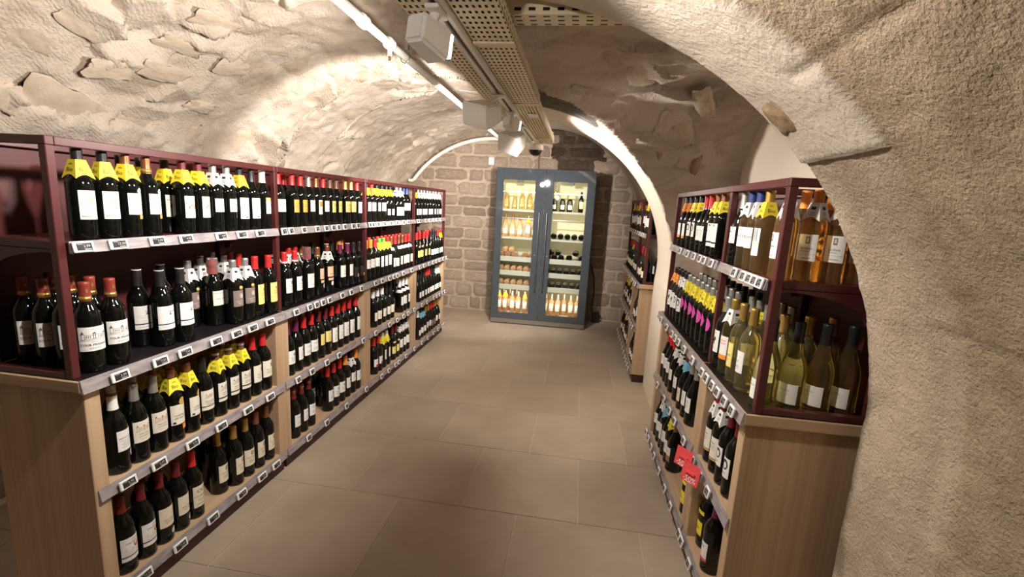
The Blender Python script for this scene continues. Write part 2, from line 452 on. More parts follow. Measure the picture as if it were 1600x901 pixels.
def shell(name, c0, c1):
    q = Q[:, c0:c1].reshape(-1, 4)
    u, inv = np.unique(q, return_inverse=True)
    me = bpy.data.meshes.new(name)
    me.vertices.add(len(u)); me.vertices.foreach_set('co', PD[u].astype(np.float32).ravel())
    nq = len(q)
    me.loops.add(nq * 4); me.loops.foreach_set('vertex_index', inv.reshape(-1).astype(np.int32))
    me.polygons.add(nq); me.polygons.foreach_set('loop_start', np.arange(0, nq * 4, 4, dtype=np.int32))
    me.polygons.foreach_set('loop_total', np.full(nq, 4, np.int32))
    me.update(calc_edges=True)
    me.polygons.foreach_set('use_smooth', np.ones(nq, bool))
    for nm, a in (('stone', show), ('ashlar', ashlar), ('smooth_coat', smooth), ('crown_dark', crown_dark)):
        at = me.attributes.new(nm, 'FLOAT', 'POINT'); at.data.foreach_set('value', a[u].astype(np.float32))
    me.materials.append(M_PLASTER)
    me.validate()
    return structure(put(name, me))
cR = NR + int(NT * 0.33); cL = NR + int(NT * 0.83)
wall_right = shell('wall_right', 0, cR)
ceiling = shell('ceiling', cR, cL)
wall_left = shell('wall_left', cL, nx - 1)
def on_shell(y, ang):
    """point and inward normal of the shell at length Y and angle (degrees) about the section's centre"""
    i = int(np.argmin(np.abs(np.array(ylist) - y))); j = NR + int(round(ang / 180 * (NT - 1)))
    return Vector(PD[i * nx + j]), Vector(NRM[i, j])

# exposed stones that stand proud of the plaster
def rubble_mesh(name, seed, mat, rough=0.55):
    rng = random.Random(seed)
    bm = bmesh.new()
    bmesh.ops.create_icosphere(bm, subdivisions=3, radius=1.0)
    off = Vector((rng.uniform(0, 50), rng.uniform(0, 50), rng.uniform(0, 50)))
    co = np.array([v.co[:] for v in bm.verts])
    n = fbm(co * 1.5 + np.array(off), 4, seed) * rough; n2 = fbm(co * 5 + np.array(off), 3, seed + 5) * 0.16
    for v, a, b in zip(bm.verts, n, n2):
        p = v.co
        q = max(abs(p.x), abs(p.y)) / math.hypot(p.x, p.y) if math.hypot(p.x, p.y) > 1e-4 else 1.0
        s = (1 + a + b) * (0.72 / q + 0.28) * 0.95
        v.co = Vector((p.x * s, p.y * s, p.z * (1 + b * 3)))
    mb = MB(); mb.bm(bm, 0, True)
    return mb.mesh(name, mat)
RUB = [rubble_mesh('stone', s, M_STONE_GREY) for s in (1, 2, 3)]
RUBB = [rubble_mesh('stone', s, M_STONE_BROWN) for s in (4, 5)]
def shell_stone(parent, y, ang, w, h, brown=False, k=0, turn=0.0, proud=0.018):
    p, n = on_shell(y, ang)
    o = put('stone', (RUBB if brown else RUB)[k % (2 if brown else 3)], parent)
    yv = Vector((0, 1, 0)); t = n.cross(yv).normalized(); yv = t.cross(n).normalized()
    mtx = Matrix((yv, t, n)).transposed().to_4x4() @ Matrix.Rotation(turn, 4, 'Z') @ Matrix.Diagonal((w / 2, h / 2, proud, 1))
    mtx.translation = p - n * 0.004
    o.matrix_world = mtx
    return o
for _k, (_y, _a, _w, _h, _b) in enumerate((
        (1.847, 155.6, 0.357, 0.223, 0),
        (2.695, 145.4, 0.413, 0.212, 0),
        (2.474, 140.9, 0.212, 0.12, 0),
        (2.183, 155.4, 0.228, 0.095, 0),
        (2.501, 150.6, 0.193, 0.067, 0),
        (2.97, 155.6, 0.328, 0.205, 0),
        (2.88, 135.7, 0.278, 0.199, 0),
        (2.169, 141.8, 0.275, 0.082, 0),
        (2.564, 135.7, 0.293, 0.08, 0),
        (3.082, 141.2, 0.191, 0.062, 0),
        (1.663, 155.3, 0.13, 0.136, 0),
        (1.76, 144.0, 0.228, 0.102, 0),
        (2.148, 146.2, 0.237, 0.103, 0),
        (2.576, 155.8, 0.115, 0.15, 0),
        (3.81, 141.0, 0.301, 0.111, 0),
        (4.563, 140.3, 0.238, 0.083, 0),
        (1.947, 148.0, 0.218, 0.113, 0),
        (1.66, 147.5, 0.22, 0.114, 0),
        (2.137, 135.4, 0.227, 0.11, 0),
        (2.413, 130.0, 0.21, 0.087, 0),
        (3.092, 132.9, 0.242, 0.101, 0),
        (1.325, 40.9, 0.118, 0.11, 1),
        (3.142, 59.8, 0.192, 0.169, 0),
        (3.392, 37.3, 0.185, 0.051, 1),
        (3.379, 44.5, 0.164, 0.046, 1),
        (3.392, 39.8, 0.077, 0.034, 0),
        (2.817, 60.6, 0.245, 0.167, 0),
        (3.223, 46.1, 0.236, 0.117, 0),
        (2.971, 73.2, 0.125, 0.11, 0),
        (3.307, 37.4, 0.262, 0.109, 0),
        (2.99, 48.2, 0.281, 0.107, 0),
        (3.186, 50.3, 0.204, 0.106, 0),
        (2.644, 67.4, 0.252, 0.105, 0),
        (3.171, 39.9, 0.179, 0.083, 0),
        )):
    _par = wall_right if _a < 59.4 else (ceiling if _a < 149.4 else wall_left)
    shell_stone(_par, _y, _a, _w, _h, bool(_b), _k, ((_k * 37) % 11 - 5) * 0.07, 0.014 if _b else 0.008)


# back wall: mortar bed and separate rough blocks in courses
mb = MB()
mb.box(-2.75, 1.25, 6.30, 6.42, -0.02, 2.6)
wall_back = structure(mb.build('wall_back', M_MORTAR))
def block_mesh(seed, mat):
    rng = random.Random(seed)
    bm = bmesh.new()
    bmesh.ops.create_grid(bm, x_segments=7, y_segments=5, size=0.5)
    co = np.array([v.co[:] for v in bm.verts]); n = fbm(co * np.array([3, 3, 1]) + seed * 7.7, 3, seed)
    for v, a in zip(bm.verts, n):
        ex = min(0.5 - abs(v.co.x), 0.5 - abs(v.co.y))
        d = 0.0 if ex < 0.01 else 0.62 + 0.5 * a
        wob = 0.035
        v.co = Vector((v.co.x + (rng.uniform(-wob, wob) if ex > -1 else 0), -d, v.co.y + rng.uniform(-wob, wob) * 1.4))
    mb = MB(); mb.bm(bm, 0, True)
    return mb.mesh('stone', mat)
BLK = [block_mesh(s, M_STONE) for s in range(1, 9)]
BLKD = [block_mesh(s, M_STONE_DARK) for s in range(11, 15)]
rng = random.Random(5)
def end_x(z):
    """half-open width of the end wall at height z (left, right)"""
    l = -2.61 if z < 1 else -1.17 - 1.44 * math.sqrt(max(0, 1 - ((z - 1) / 1.43) ** 2))
    r = 0.80 if z < 1 else max(-0.45 + 1.25 * math.sqrt(max(0, 1 - ((z - 1) / 1.5) ** 2)), -1.17 + 1.44 * math.sqrt(max(0, 1 - ((z - 1) / 1.43) ** 2)))
    return l, r
z = 0.01
while z < 2.47:
    h = rng.uniform(0.125, 0.215)
    l, r = end_x(min(z + h * 0.4, 2.42))
    x = l - rng.uniform(0.0, 0.2)
    while x < r + 0.02:
        w = rng.uniform(0.17, 0.50)
        zc = z + h / 2; xc = x + w / 2
        dark = (-0.44 < xc < 0.26 and z > 1.93)
        deep = 0.022 if dark else rng.uniform(0.022, 0.042)
        o = put('stone', rng.choice(BLKD if dark else BLK), wall_back, (xc, 6.302, zc + rng.uniform(-.006, .006)))
        o.scale = ((w - 0.016) * (1 if rng.random() < .5 else -1), deep, h - rng.uniform(0.012, 0.026))
        x += w
    z += h
mb = MB(); mb.box(-.44, .27, 6.296, 6.31, 1.96, 2.5); mb.build('dark_recess_panel', M_STONE_DARK, wall_back)  # dark panel behind the darker blocks of the recess
# the closing wall behind the camera
mb = MB(); mb.box(-2.75, 1.25, -2.52, -2.40, -0.02, 2.6)
structure(mb.build('wall_front', M_MORTAR))

# ------------------------------------------------------------------ floor: separate tiles on a grout bed
mb = MB(); mb.box(-2.75, 1.3, -2.5, 6.4, -0.06, -0.004)
floor = structure(mb.build('floor', M_GROUT))
mb = MB(); mb.box(-0.2931, 0.2931, -0.2924, 0.2924, -0.012, 0.0, bev=0.0012)
tile_me = mb.mesh('tile', M_TILE)
PX, PY = 0.590, 0.5885
for j in range(-5, 8):
    y0 = 2.04 + PY * j
    off = -1.08 if j % 2 == 0 else -1.38
    for i in range(-3, 5):
        cx = off + PX * i + PX / 2
        if cx < -2.7 or cx > 1.1 or y0 > 6.3 or y0 < -2.0: continue
        put('tile', tile_me, floor, (cx, y0 + PY / 2, random.uniform(-.0006, 0.0004)))
# ------------------------------------------------------------------ shelf units
ZB, ZM, ZC, ZU, ZT = 0.110, 0.500, 0.893, 1.316, 1.622    # shelf tops and frame top
DEP = 0.375
def plastic_rail_material():
    m, nt, b = new_mat('clear_price_rail_plastic')
    v = obj_coord(nt, 3, 9, 40)
    nt.links.new(ramp(nt, noise(nt, v, 1.4, 4), [(0.3, (0.27, 0.235, 0.25)), (0.7, (0.50, 0.455, 0.46))]), b.inputs['Base Color'])
    b.inputs['Roughness'].default_value = 0.22; b.inputs['Specular IOR Level'].default_value = 0.6
    tr = N(nt, 'ShaderNodeBsdfTransparent'); mx = N(nt, 'ShaderNodeMixShader'); mx.inputs[0].default_value = 0.28
    nt.links.new(b.outputs[0], mx.inputs[1]); nt.links.new(tr.outputs[0], mx.inputs[2])
    nt.links.new(mx.outputs[0], nt.nodes['Material Output'].inputs['Surface'])
    return m
M_RAIL = plastic_rail_material()
def unit(label, loc, s, rz, L, near, far, group, far_panel=True):
    """one bay: s = -1 when it stands on the -x side of the aisle and faces +x, +1 when it faces -x; u runs along the aisle"""
    r = thing('wine_shelf_unit', label, 'shelf unit', loc, rz, group)
    def B(name, mat, *boxes, bev=0.002):
        mb = MB()
        for (d0, d1, u0, u1, z0, z1) in boxes: mb.box(s * d0, s * d1, u0, u1, z0, z1, bev=bev)
        return mb.build(name, mat, r)
    e0 = 0.02 if near else 0.0
    e1 = L - 0.02 if far else L
    B('plinth', M_PLINTH, (0.022, DEP - 0.02, e0 + .01, e1 - .01, 0.0, 0.074))
    B('side_panel', M_OAK_V, (0.014, DEP, e0, e0 + 0.05, 0.074, ZC - 0.041))
    B('side_panel', M_OAK_V, (0.014, DEP, e1 - 0.05, e1, 0.074, ZC - 0.041))
    B('back_panel', M_OAK_V, (DEP - 0.014, DEP - 0.002, e0 + .05, e1 - .05, 0.112, ZC - 0.041))
    B('shelf', M_OAK_Y, (0.012, DEP - 0.014, e0 + .05, e1 - .05, ZB - 0.034, ZB))
    B('shelf', M_OAK_Y, (0.012, DEP - 0.014, e0 + .05, e1 - .05, ZM - 0.034, ZM))
    B('counter', M_OAK_X if near else M_OAK_Y, (0.0, DEP + 0.01, 0.0, L, ZC - 0.041, ZC - 0.0025), bev=0.003)
    B('counter_mat', M_BLACK_TOP, (0.006, DEP, 0.006, L - 0.006, ZC - 0.0025, ZC), bev=0)
    # steel frame of the upper part
    f0, f1, w = 0.028, DEP, 0.025
    ups = ([0.006] if near else [0.0]) + ([L - w - 0.006] if far else [])
    for u in ups:
        for d in (f0, f1 - w): B('post', M_BURG, (d, d + w, u, u + w, ZC, ZT - w))
        B('end_rail', M_BURG, (f0, f1, u, u + w, ZT - w, ZT))
        B('foot_rail', M_BURG, (f0 + w, f1 - w, u, u + w, ZC, ZC + 0.02))
    B('top_rail', M_BURG, (f0, f0 + w, ups[0] + w, L if not far else L - w - .006, ZT - w, ZT))
    B('top_rail', M_BURG, (f1 - w, f1, ups[0] + w, L if not far else L - w - .006, ZT - w, ZT))
    B('back_board', M_BURG_PANEL, (f1 + .001, f1 + 0.008, 0.0, L - (0.0 if far_panel else 0.42), ZC, ZT))
    su0, su1 = (ups[0] + w if near else w), (L - w - .006 if far else L)
    B('upper_shelf', M_BURG, (f0 - 0.008, f1 - w - .001, su0 + .001, su1 - .001, ZU - 0.024, ZU))
    for u in ([su0 + .002] + ([su1 - .017] if far else [])):      # curved brackets under the upper shelf
        prof = [(f0 + .02, ZU - 0.025), (f1 - w - .004, ZU - 0.025), (f1 - w - .004, ZU - 0.12)]
        for k in range(7):
            t = k / 6; a = t * math.pi / 2
            prof.append((f0 + .02 + (f1 - w - .05 - f0) * math.cos(a) ** 1.0 * 1.0, ZU - 0.03 - 0.09 * (1 - math.sin(a)) ** 1.0) if 0 < t < 1 else ((f1 - w - .03, ZU - .12) if t == 0 else (f0 + .02, ZU - .034)))
        n = len(prof)
        vs = [(s * d, u, z) for d, z in prof] + [(s * d, u + .014, z) for d, z in prof]
        mb = MB(); mb.add(vs, [list(range(n))[::-1], list(range(n, 2 * n))] + [(i, (i + 1) % n, n + (i + 1) % n, n + i) for i in range(n)])
        mb.build('shelf_bracket', M_BURG, r)
    # clear plastic rails that carry the price tags
    for (z1, h, a, b, d) in ((ZC + .001, .043, 0.001, L - .001, 0.0), (ZM + .002, .040, e0 + .008, e1 - .008, 0.012), (ZB + .002, .040, e0 + .008, e1 - .008, 0.012), (ZU + .004, .036, su0, su1, f0 - .008)):
        mb = MB()
        mb.add([(s * (d - .012), a, z1 - h), (s * (d - .012), b, z1 - h), (s * (d - .003), b, z1), (s * (d - .003), a, z1),
                (s * (d - .0005), a, z1 - h), (s * (d - .0005), b, z1 - h), (s * (d - .0005), b, z1), (s * (d - .0005), a, z1)],
               [(0, 1, 2, 3), (4, 7, 6, 5), (0, 4, 5, 1), (3, 2, 6, 7), (0, 3, 7, 4), (1, 5, 6, 2)])
        mb.build('price_rail', M_RAIL, r)
    return r
RUN = 'bays of the long shelf run'
LX = -1.485
LY = [1.14, 2.145, 3.13, 4.115, 5.10]
unit('first bay of the long shelf run, with an oak end panel and burgundy frame', (LX, LY[0], 0), -1, 0, LY[1] - LY[0] - .001, True, False, RUN)
unit('second bay of the long shelf run, beside the gold and orange wine labels', (LX, LY[1], 0), -1, 0, LY[2] - LY[1] - .001, False, False, RUN)
unit('third bay of the long shelf run, between second and last bays', (LX, LY[2], 0), -1, 0, LY[3] - LY[2] - .001, False, False, RUN)
unit('last bay of the long shelf run, its open frame against the stone wall', (LX, LY[3], 0), -1, 0, LY[4] - LY[3], False, True, RUN, far_panel=False)
RXY = (0.562, 1.464); RRZ = math.radians(0.87)
def rpt(x0, y0, rz, d, u, z): return (x0 + d * math.cos(rz) - u * math.sin(rz), y0 + d * math.sin(rz) + u * math.cos(rz), z)
PIER = 'bays of the shelf unit by the stone pier'
unit('narrow oak and burgundy bay tucked behind the rough stone pier', (*RXY, 0), 1, RRZ, 0.504, True, False, PIER)
unit('wide bay with pink-labelled bottles next to the narrow pier bay', (*rpt(*RXY, RRZ, 0, 0.505, 0)[:2], 0), 1, RRZ, 1.0, False, True, PIER, far_panel=False)
FXY = (0.538, 4.022); FRZ = math.radians(-0.36)
FARG = 'bays of the small shelf unit near the wine cabinet'
unit('narrow end bay of the far shelf unit beyond the lit arch', (*FXY, 0), 1, FRZ, 0.549, True, False, FARG)
unit('last bay of the far shelf unit, next to the wine cabinet', (*rpt(*FXY, FRZ, 0, 0.55, 0)[:2], 0), 1, FRZ, 1.05, False, True, FARG, far_panel=False)

# ------------------------------------------------------------------ text as flat print
_TXT = {}
def text_faces(body, size):
    """triangles of a line of text, centred on its own middle"""
    if body not in _TXT:
        cu = bpy.data.curves.new('print', 'FONT'); cu.body = body; cu.size = 1.0; cu.resolution_u = 2
        cu.align_x = 'CENTER'; cu.align_y = 'CENTER'
        o = bpy.data.objects.new('print', cu); C.objects.link(o)
        me = bpy.data.meshes.new_from_object(o.evaluated_get(bpy.context.evaluated_depsgraph_get()))
        _TXT[body] = ([v.co[:2] for v in me.vertices], [tuple(p.vertices) for p in me.polygons])
        bpy.data.objects.remove(o); bpy.data.curves.remove(cu); bpy.data.meshes.remove(me)
    v, f = _TXT[body]
    return [(x * size, y * size) for x, y in v], f

# ------------------------------------------------------------------ price tags
M_DIGIT = flat('screen_digits', (0.42, 0.42, 0.41), 0.5)
def tag_meshes(w, h):
    out = []
    mb = MB(); mb.box(0, 0.008, -w / 2, w / 2, -h / 2, h / 2, bev=0.0022)
    frame = mb.mesh('frame', M_WHITE_PL)
    for price in ('5,95', '3,99', '7,50', '4,90', '9,95', '12,50'):
        mb = MB()
        sw, sh = w * 0.72, h * 0.66
        mb.box(0.0078, 0.0086, -sw / 2, sw / 2, -sh / 2, sh / 2)
        v, f = text_faces(price, h * 0.36)
        mb.add([(0.0089, x + sw * 0.16, y + sh * .06) for x, y in v], f, 1)
        mb.add([(0.0089, sw * a, sh * b) for a, b in ((-.44, .34), (-.1, .34), (-.1, .40), (-.44, .40))], [(0, 1, 2, 3)], 1)
        mb.add([(0.0089, sw * a, sh * b) for a, b in ((-.02, -.40), (.42, -.40), (.42, -.30), (-.02, -.30))], [(0, 1, 2, 3)], 1)
        out.append(mb.mesh('screen', [M_SCREEN, M_DIGIT]))
    return frame, out
TAG_BIG, TAG_SMALL = tag_meshes(0.062, 0.033), tag_meshes(0.044, 0.036)
ORD = 'first second third fourth fifth sixth seventh eighth ninth tenth eleventh twelfth thirteenth fourteenth fifteenth sixteenth'.split()
RAILZ = {'U': (ZU + .004 - .018, 0.010), 'C': (ZC + .001 - .0215, -0.018), 'M': (ZM + .002 - .020, -0.006), 'B': (ZB + .002 - .020, -0.006)}
SHELFN = {'U': 'upper shelf', 'C': 'counter', 'M': 'middle shelf', 'B': 'bottom shelf'}
BASES = {'L': (LX, 0.0, 0.0, -1), 'R': (*RXY, RRZ, 1), 'F': (*FXY, FRZ, 1)}
BAYN = {('L', 0): 'first bay', ('L', 1): 'second bay', ('L', 2): 'third bay', ('L', 3): 'last bay', ('R', 0): 'narrow pier bay', ('R', 1): 'wide pier bay', ('F', 0): 'far unit end bay', ('F', 1): 'far unit last bay'}
def world_of(unit_key, d, u, z):
    x0, y0, rz, s = BASES[unit_key]
    return rpt(x0, y0, rz, s * d, u, z), (0.0 if s < 0 else math.pi) + rz
def price_tag(unit_key, bay, shelf, k, u):
    frame, screens = TAG_BIG if unit_key == 'L' and shelf != 'x' and bay == 0 else TAG_SMALL
    z, d = RAILZ[shelf]
    (x, y, zz), rz = world_of(unit_key, d, u, z)
    t = thing('price_tag', f'white electronic price tag, {ORD[k]} along the {SHELFN[shelf]} rail, {BAYN[(unit_key, bay)]}', 'price tag', (x, y, zz), rz, 'electronic price tags on the shelf rails')
    t.rotation_euler = (0, math.radians(-12), rz)
    put('screen', screens[random.randrange(6)], put('frame', frame, t))
    return t
# ------------------------------------------------------------------ bottles
COL = {'white': (.80, .785, .75), 'cream': (.74, .66, .50), 'ivory': (.77, .72, .61), 'yellow': (.86, .70, .035), 'lemon': (.80, .68, .22), 'orange': (.80, .27, .04), 'amberlab': (.72, .36, .07),
       'ink': (.02, .02, .024), 'grey': (.13, .125, .12), 'pale': (.60, .57, .52), 'red': (.52, .022, .022), 'brick': (.22, .032, .022), 'darkred': (.13, .012, .014), 'brown': (.16, .075, .04), 'taupe': (.20, .15, .135), 'peach': (.70, .49, .32),
       'gold': (.55, .36, .10), 'goldlab': (.66, .48, .16), 'copper': (.36, .15, .075), 'silver': (.50, .49, .47), 'black': (.013, .012, .013), 'purple': (.14, .012, .06), 'green': (.11, .42, .05), 'dkgreen': (.02, .10, .03),
       'blue': (.03, .05, .20), 'sky': (.20, .52, .70), 'teal': (.38, .52, .52), 'magenta': (.62, .06, .36), 'coral': (.78, .075, .085), 'rosetint': (.66, .42, .36), 'landgreen': (.25, .36, .20), 'pinkline': (.62, .33, .30)}
METAL = {'gold', 'copper', 'silver'}
def cm(c, kind='paper'):
    if kind == 'foil':
        return flat('foil_' + c, COL[c], 0.33 if c in METAL else 0.36, 0.75 if c in METAL else 0.0, grain=0.06, scale=70)
    return flat('paper_' + c, COL[c], 0.62, grain=0.03, scale=120)
M_DARKGLASS = flat('dark_bottle_glass', (0.0030, 0.0034, 0.0028), 0.055, spec=0.42, coat=0.0)
def wine_glass(name, col, tr=0.82, rough=0.02):
    m, nt, b = new_mat(name)
    v = obj_coord(nt)
    nt.links.new(ramp(nt, noise(nt, v, 12, 2), [(0.3, tuple(c * .92 for c in col)), (0.7, col)]), b.inputs['Base Color'])
    b.inputs['Transmission Weight'].default_value = tr
    b.inputs['IOR'].default_value = 1.34; b.inputs['Roughness'].default_value = rough
    return m
M_AMBER = wine_glass('amber_wine_in_clear_glass', (0.90, 0.66, 0.32), 0.96)
M_YELLOW = wine_glass('yellow_wine_in_clear_glass', (0.94, 0.84, 0.45), 0.95)
M_GREENW = wine_glass('white_wine_in_green_glass', (0.66, 0.60, 0.25), 0.96)
M_ROSE = wine_glass('rose_wine_in_clear_glass', (0.95, 0.57, 0.34), 0.72)
M_CLEARCAP = wine_glass('clear_security_plastic', (0.93, 0.93, 0.95), 0.93, 0.05)
GLASS = {'dark': M_DARKGLASS, 'amber': M_AMBER, 'yellow': M_YELLOW, 'greenw': M_GREENW, 'rose': M_ROSE}
SHAPES = {
    'bdx': ([(0, .002), (.030, 0), (.0355, .002), (.0368, .007), (.0368, .170), (.0360, .182), (.0330, .194), (.0275, .206), (.0210, .217), (.0165, .228), (.0143, .240), (.0136, .262), (.0136, .284), (.0150, .285), (.0150, .2905), (.0135, .292), (0, .292)], .0368, .231, .2928, .0154),
    'bur': ([(0, .002), (.032, 0), (.0380, .002), (.0393, .007), (.0393, .128), (.0378, .146), (.0330, .168), (.0260, .190), (.0195, .210), (.0155, .228), (.0138, .248), (.0136, .284), (.0150, .285), (.0150, .2905), (.0135, .292), (0, .292)], .0393, .226, .2928, .0154),
    'cha': ([(0, .002), (.034, 0), (.0415, .002), (.0430, .008), (.0430, .135), (.0410, .155), (.0345, .180), (.0250, .208), (.0180, .232), (.0150, .252), (.0145, .285), (.0165, .287), (.0165, .300), (.0145, .305), (0, .305)], .0430, .205, .307, .0185),
    'tal': ([(0, .002), (.029, 0), (.0345, .002), (.0358, .007), (.0358, .182), (.0345, .194), (.0285, .208), (.0200, .222), (.0152, .236), (.0136, .255), (.0136, .290), (.0150, .291), (.0150, .297), (.0135, .298), (0, .298)], .0358, .238, .2988, .0154),
}
def radius_at(shape, z):
    p = SHAPES[shape][0]
    for (r0, z0), (r1, z1) in zip(p[1:], p[2:]):
        if z0 <= z <= z1 and z1 > z0: return r0 + (r1 - r0) * (z - z0) / (z1 - z0)
    return p[4][0]
# label designs: width, height, centre height, paper, printed elements (in fractions of the label)
CHATEAU = lambda y, c, s=1.0: [('r', -.30 * s, y - .10 * s, .30 * s, y - .085 * s, c), ('r', -.30 * s, y + .06 * s, .30 * s, y + .075 * s, c), ('r', -.30 * s, y - .10 * s, -.285 * s, y + .07 * s, c), ('r', .285 * s, y - .10 * s, .30 * s, y + .07 * s, c),
    ('r', -.42 * s, y - .12 * s, -.30 * s, y - .105 * s, c), ('r', -.40 * s, y - .12 * s, -.385 * s, y + .10 * s, c), ('p', [(-.42 * s, y + .10 * s), (-.30 * s, y + .10 * s), (-.36 * s, y + .24 * s)], c),
    ('r', -.04 * s, y - .10 * s, -.02 * s, y + .12 * s, c), ('r', .02 * s, y - .10 * s, .04 * s, y + .12 * s, c), ('p', [(-.07 * s, y + .12 * s), (.07 * s, y + .12 * s), (0, y + .20 * s)], c)] + \
    [('r', k * .06 * s - .01, y - .04 * s, k * .06 * s + .012, y + .03 * s, c) for k in (-4, -3, -2, 2, 3, 4)] + [('r', -.46 * s, y - .15 * s, .46 * s, y - .14 * s, c), ('r', .34 * s, y - .10 * s, .355 * s, y + .10 * s, c), ('p', [(.29 * s, y + .09 * s), (.41 * s, y + .09 * s), (.35 * s, y + .17 * s)], c)]
LN = lambda y, n=2, w=.5, c='grey', dy=.07: [('r', -w / 2 * (1 - .25 * (i % 2)), y - i * dy, w / 2 * (1 - .25 * (i % 2)), y - i * dy + .016, c) for i in range(n)]
